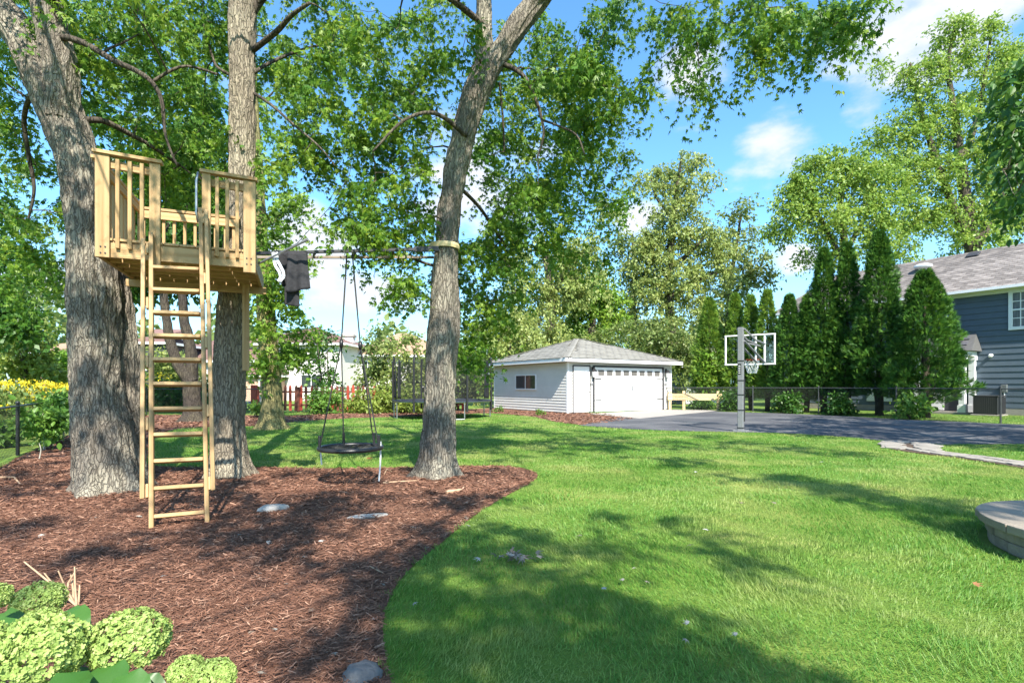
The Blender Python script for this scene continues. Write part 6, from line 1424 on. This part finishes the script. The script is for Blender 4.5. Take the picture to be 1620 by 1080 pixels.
# ------------------------------------------------------------------ grass blades
L_grass = leaf_mat('grass_blade', [(.046, .155, .018), (.092, .225, .030), (.160, .295, .048), (.32, .40, .12)], .36, .5, .3, patch=(.37, .38, .13), pscale=.7, pmin=.48, pw=.16)
rng = np.random.default_rng(14)
BL = ([(-.5, 0, 0), (.5, 0, 0), (.42, .5, .10), (-.42, .5, .10), (0, 1, .36)], [(0, 1, 2), (0, 2, 3), (3, 2, 4)])
fpit = [(FC_.x + 1.0 * math.cos(t), FC_.y + 1.0 * math.sin(t)) for t in np.linspace(0, 6.28, 24)]
apron_p, pathp = APRON, PATHBED
BF = ([(-.5, 0, 0), (.5, 0, 0), (0, 1, .25)], [(0, 1, 2)])
def grass(y0, y1, dens, ln, wd, xl, xr, Vs, Fs, Rn, k0, far=False, poly=None, lean=.55):
    n = int((xr - xl) * (y1 - y0) * dens); X, Y = rng.uniform(xl, xr, n), rng.uniform(y0, y1, n)
    k = (np.abs(X) < 1.03 * Y + 1.5) & ~inside(MULCH, X + .035 * np.sin(Y * 31 + X * 7) + .02 * np.sin(Y * 83), Y + .03 * np.sin(X * 29)) & ~inside(ASPH, X, Y) & ~inside(BED2, X, Y) & ~inside(apron_p, X, Y) & ~inside(fpit, X, Y)
    kp = inside(pathp, X, Y); k &= ~(kp & (rng.uniform(0, 1, n) < .97))
    if poly is not None: k &= inside(poly, X, Y)
    X, Y = X[k], Y[k]; n = len(X)
    tuft = .75 + .35 * np.sin(X * 5.1 + 1.3 * np.sin(Y * 3.7)) * np.sin(Y * 4.3 + 1.1 * np.sin(X * 2.9))
    a = rng.uniform(0, 2 * np.pi, n); l = rng.uniform(.2, 1.0, n) * lean
    wnd = np.stack([np.sin(X * 1.7 + Y * .9) * .3, np.cos(X * 1.1 - Y * 1.9) * .3], axis=1)
    yd = np.stack([np.cos(a) * l + wnd[:, 0], np.sin(a) * l + wnd[:, 1], np.ones(n) * .75], axis=1); zd = np.stack([-np.cos(a), -np.sin(a), rng.uniform(.1, .6, n)], axis=1)
    L = ln * tuft * rng.uniform(.55, 1.25, n); BT = BF if far else BL; T_ = np.array(BT[0]); pos = np.stack([X, Y, np.zeros(n)], axis=1)
    y = unit(yd); x = unit(np.cross(y, zd)); z = np.cross(x, y); W = wd * rng.uniform(.7, 1.3, n)
    V = pos[:, None] + (T_[None, :, 0:1] * W[:, None, None]) * x[:, None] + L[:, None, None] * (T_[None, :, 1:2] * y[:, None] + T_[None, :, 2:3] * z[:, None] * -1)
    V[:, :, 2] = np.maximum(V[:, :, 2], .002)
    q = len(BT[0]); Fa = np.asarray(BT[1])[None] + (np.arange(n) * q)[:, None, None]
    Vs.append(V.reshape(-1, 3)); Fs.append(Fa.reshape(-1, 3) + k0); Rn.append(np.repeat(np.clip(rng.beta(2, 2.4, n) + .0, 0, 1), len(BT[1])))
    return k0 + n * q
Vs, Fs, Rn, k0 = [], [], [], 0
k0 = grass(2.0, 3.6, 7400, .052, .0034, -.9, 5.2, Vs, Fs, Rn, k0)
k0 = grass(3.6, 5.6, 3900, .054, .0048, -.8, 7.2, Vs, Fs, Rn, k0)
k0 = grass(5.6, 8.6, 1900, .056, .0065, -.2, 10.4, Vs, Fs, Rn, k0)
k0 = grass(8.3, 15.0, 1500, .052, .011, -8.5, 15.6, Vs, Fs, Rn, k0, True)
k0 = grass(15.0, 26.0, 420, .060, .018, -14, 6.5, Vs, Fs, Rn, k0, True)
k0 = grass(17.0, 26.0, 200, .06, .022, 8, 27, Vs, Fs, Rn, k0, True)
tag(np_mesh('grass', np.vstack(Vs), np.vstack(Fs), L_grass, np.concatenate(Rn)), kind='stuff')

# ------------------------------------------------------------------ fallen leaves and sticks
L_fall = leaf_mat('fallen_leaf', [(.20, .16, .12), (.34, .32, .28), (.50, .49, .46)], .1, .8, .2)
L_fallb = leaf_mat('brown_leaf', [(.24, .10, .04), (.30, .15, .07), (.34, .2, .1)], .15, .8, .2)
rs = random.Random(31)
def fallen(px, py, lab, grp, m, s_=.10, up=.02):
    b = G(px, py); n = 1; pos = np.array([[b.x, b.y, up]]); a = rs.uniform(0, 6.28)
    V, Fc = place(MAPLE[0], MAPLE[1], pos, np.array([[math.cos(a), math.sin(a), rs.uniform(-.1, .3)]]), np.array([[rs.uniform(-.4, .4), rs.uniform(-.4, .4), 1.0]]), np.array([s_]))
    V = V - np.array([[b.x, b.y, 0]]); me_o = np_mesh('fallen_leaf', V, Fc, m, np.full(len(Fc), rs.random())); me_o.matrix_basis = Matrix.Translation((b.x, b.y, 0)); WM[me_o.name] = me_o.matrix_basis.copy()
    tag(me_o, lab, 'leaf', grp)
ORD = ['closest', 'second closest', 'third closest', 'fourth closest', 'fifth closest', 'sixth closest', 'seventh closest', 'eighth closest', 'ninth closest']
MARKS = {'mulch': [('the ladder foot', (284, 830)), ('the pale lumpy rock', (432, 808)), ('the flat wedge stone', (582, 818)), ('the grey rock', (572, 1072)), ('the hydrangea', (170, 1000)), ('the middle maple', (690, 752)), ('the dry stems', (118, 950))],
         'lawn': [('the fire pit', (1560, 840)), ('the leaf heap', (812, 889)), ('the basketball pole', (1172, 683)), ('the grey rock', (572, 1072)), ('the flagstone path', (1440, 712))]}
def leaf_labels(pts, where, head):
    used, out = {}, {}
    best = []
    for p in pts:
        m = min(MARKS[where], key=lambda q: (G(*q[1]) - G(*p)).length); best.append((m[0], (G(*m[1]) - G(*p)).length, p))
    for name, dist, p in sorted(best, key=lambda q: q[1]):
        k = used.get(name, 0); used[name] = k + 1; out[p] = '%s, %s to %s' % (head, ORD[k] if k < 9 else 'farthest from', name) if k < 9 else '%s, %s from %s of all' % (head, 'farthest' if k == 9 else 'very farthest', name)
    return out
lm_ = [(376, 848), (421, 861), (485, 882), (410, 910), (450, 928), (505, 860), (617, 846), (655, 836), (678, 868), (593, 985), (575, 1017), (393, 1007), (489, 972), (610, 930), (745, 835), (735, 822), (220, 820), (150, 820), (300, 800), (255, 915), (205, 890), (60, 850), (410, 1072), (536, 1040), (440, 1000)]
lab_ = leaf_labels(lm_, 'mulch', 'pale dry leaf on the mulch')
for px, py in lm_: fallen(px, py, lab_[(px, py)], 'dry leaves scattered on the mulch', L_fall, .062 if py < 900 else .042)
ll_ = [(1115, 846), (1092, 870), (988, 928), (1003, 908), (1022, 930), (955, 944), (1167, 1018), (1090, 1000), (1228, 802), (1170, 802), (1098, 751), (760, 893), (655, 966), (1300, 735), (1440, 748), (920, 855), (1085, 1025)]
lab_ = leaf_labels(ll_, 'lawn', 'pale dry leaf on the grass')
for px, py in ll_: fallen(px, py, lab_[(px, py)], 'dry leaves scattered on the lawn', L_fall, .060 if py < 900 else .038, .05)
fallen(1540, 936, 'reddish brown leaf standing upright in the sunny grass at the right', None, L_fallb, .06, .05)
fallen(580, 729, 'orange brown leaf below the saucer swing', None, L_fallb, .12, .06)
cl_o = thing('leaf_clump', 'small heap of dry brown leaves on the shaded lawn', 'leaf heap', G(812, 889))
n = 26; b = G(812, 889); pos = np.stack([b.x + rg.normal(size=n) * .07, b.y + rg.normal(size=n) * .05, .045 + rg.uniform(0, .03, n)], axis=1)
V, Fc = place(MAPLE[0], MAPLE[1], pos, rg.normal(size=(n, 3)) * [1, 1, .3], rg.normal(size=(n, 3)) * .6 + [0, 0, 1], np.full(n, .07)); np_mesh('leaves', V, Fc, L_fall, np.repeat(rg.uniform(0, .5, n), 8), cl_o)
def stick(pts, r, lab):
    q = [G(x, y) + Vector((0, 0, .022)) for x, y in pts]; m = MB(); m.tube(q, [r] * (len(q) - 1) + [r * .5], 6); tag(m.build('stick', M_twig, None, Matrix.Translation(q[0])), lab, 'stick')
stick([(606, 766), (630, 764), (662, 762)], .010, 'thin pale stick lying in the mulch left of the middle maple')
stick([(706, 781), (720, 779), (730, 777)], .022, 'short thick pale stick in the mulch in front of the middle maple')
stick([(608, 752), (612, 744), (620, 748)], .008, 'small bent twig in the mulch below the swing strap')
stick([(0, 757), (22, 757), (32, 768)], .014, 'curved stick in the mulch at the left edge')
stick([(585, 900), (600, 908), (607, 911)], .004, 'short tan stick in the near mulch close to the lawn edge')
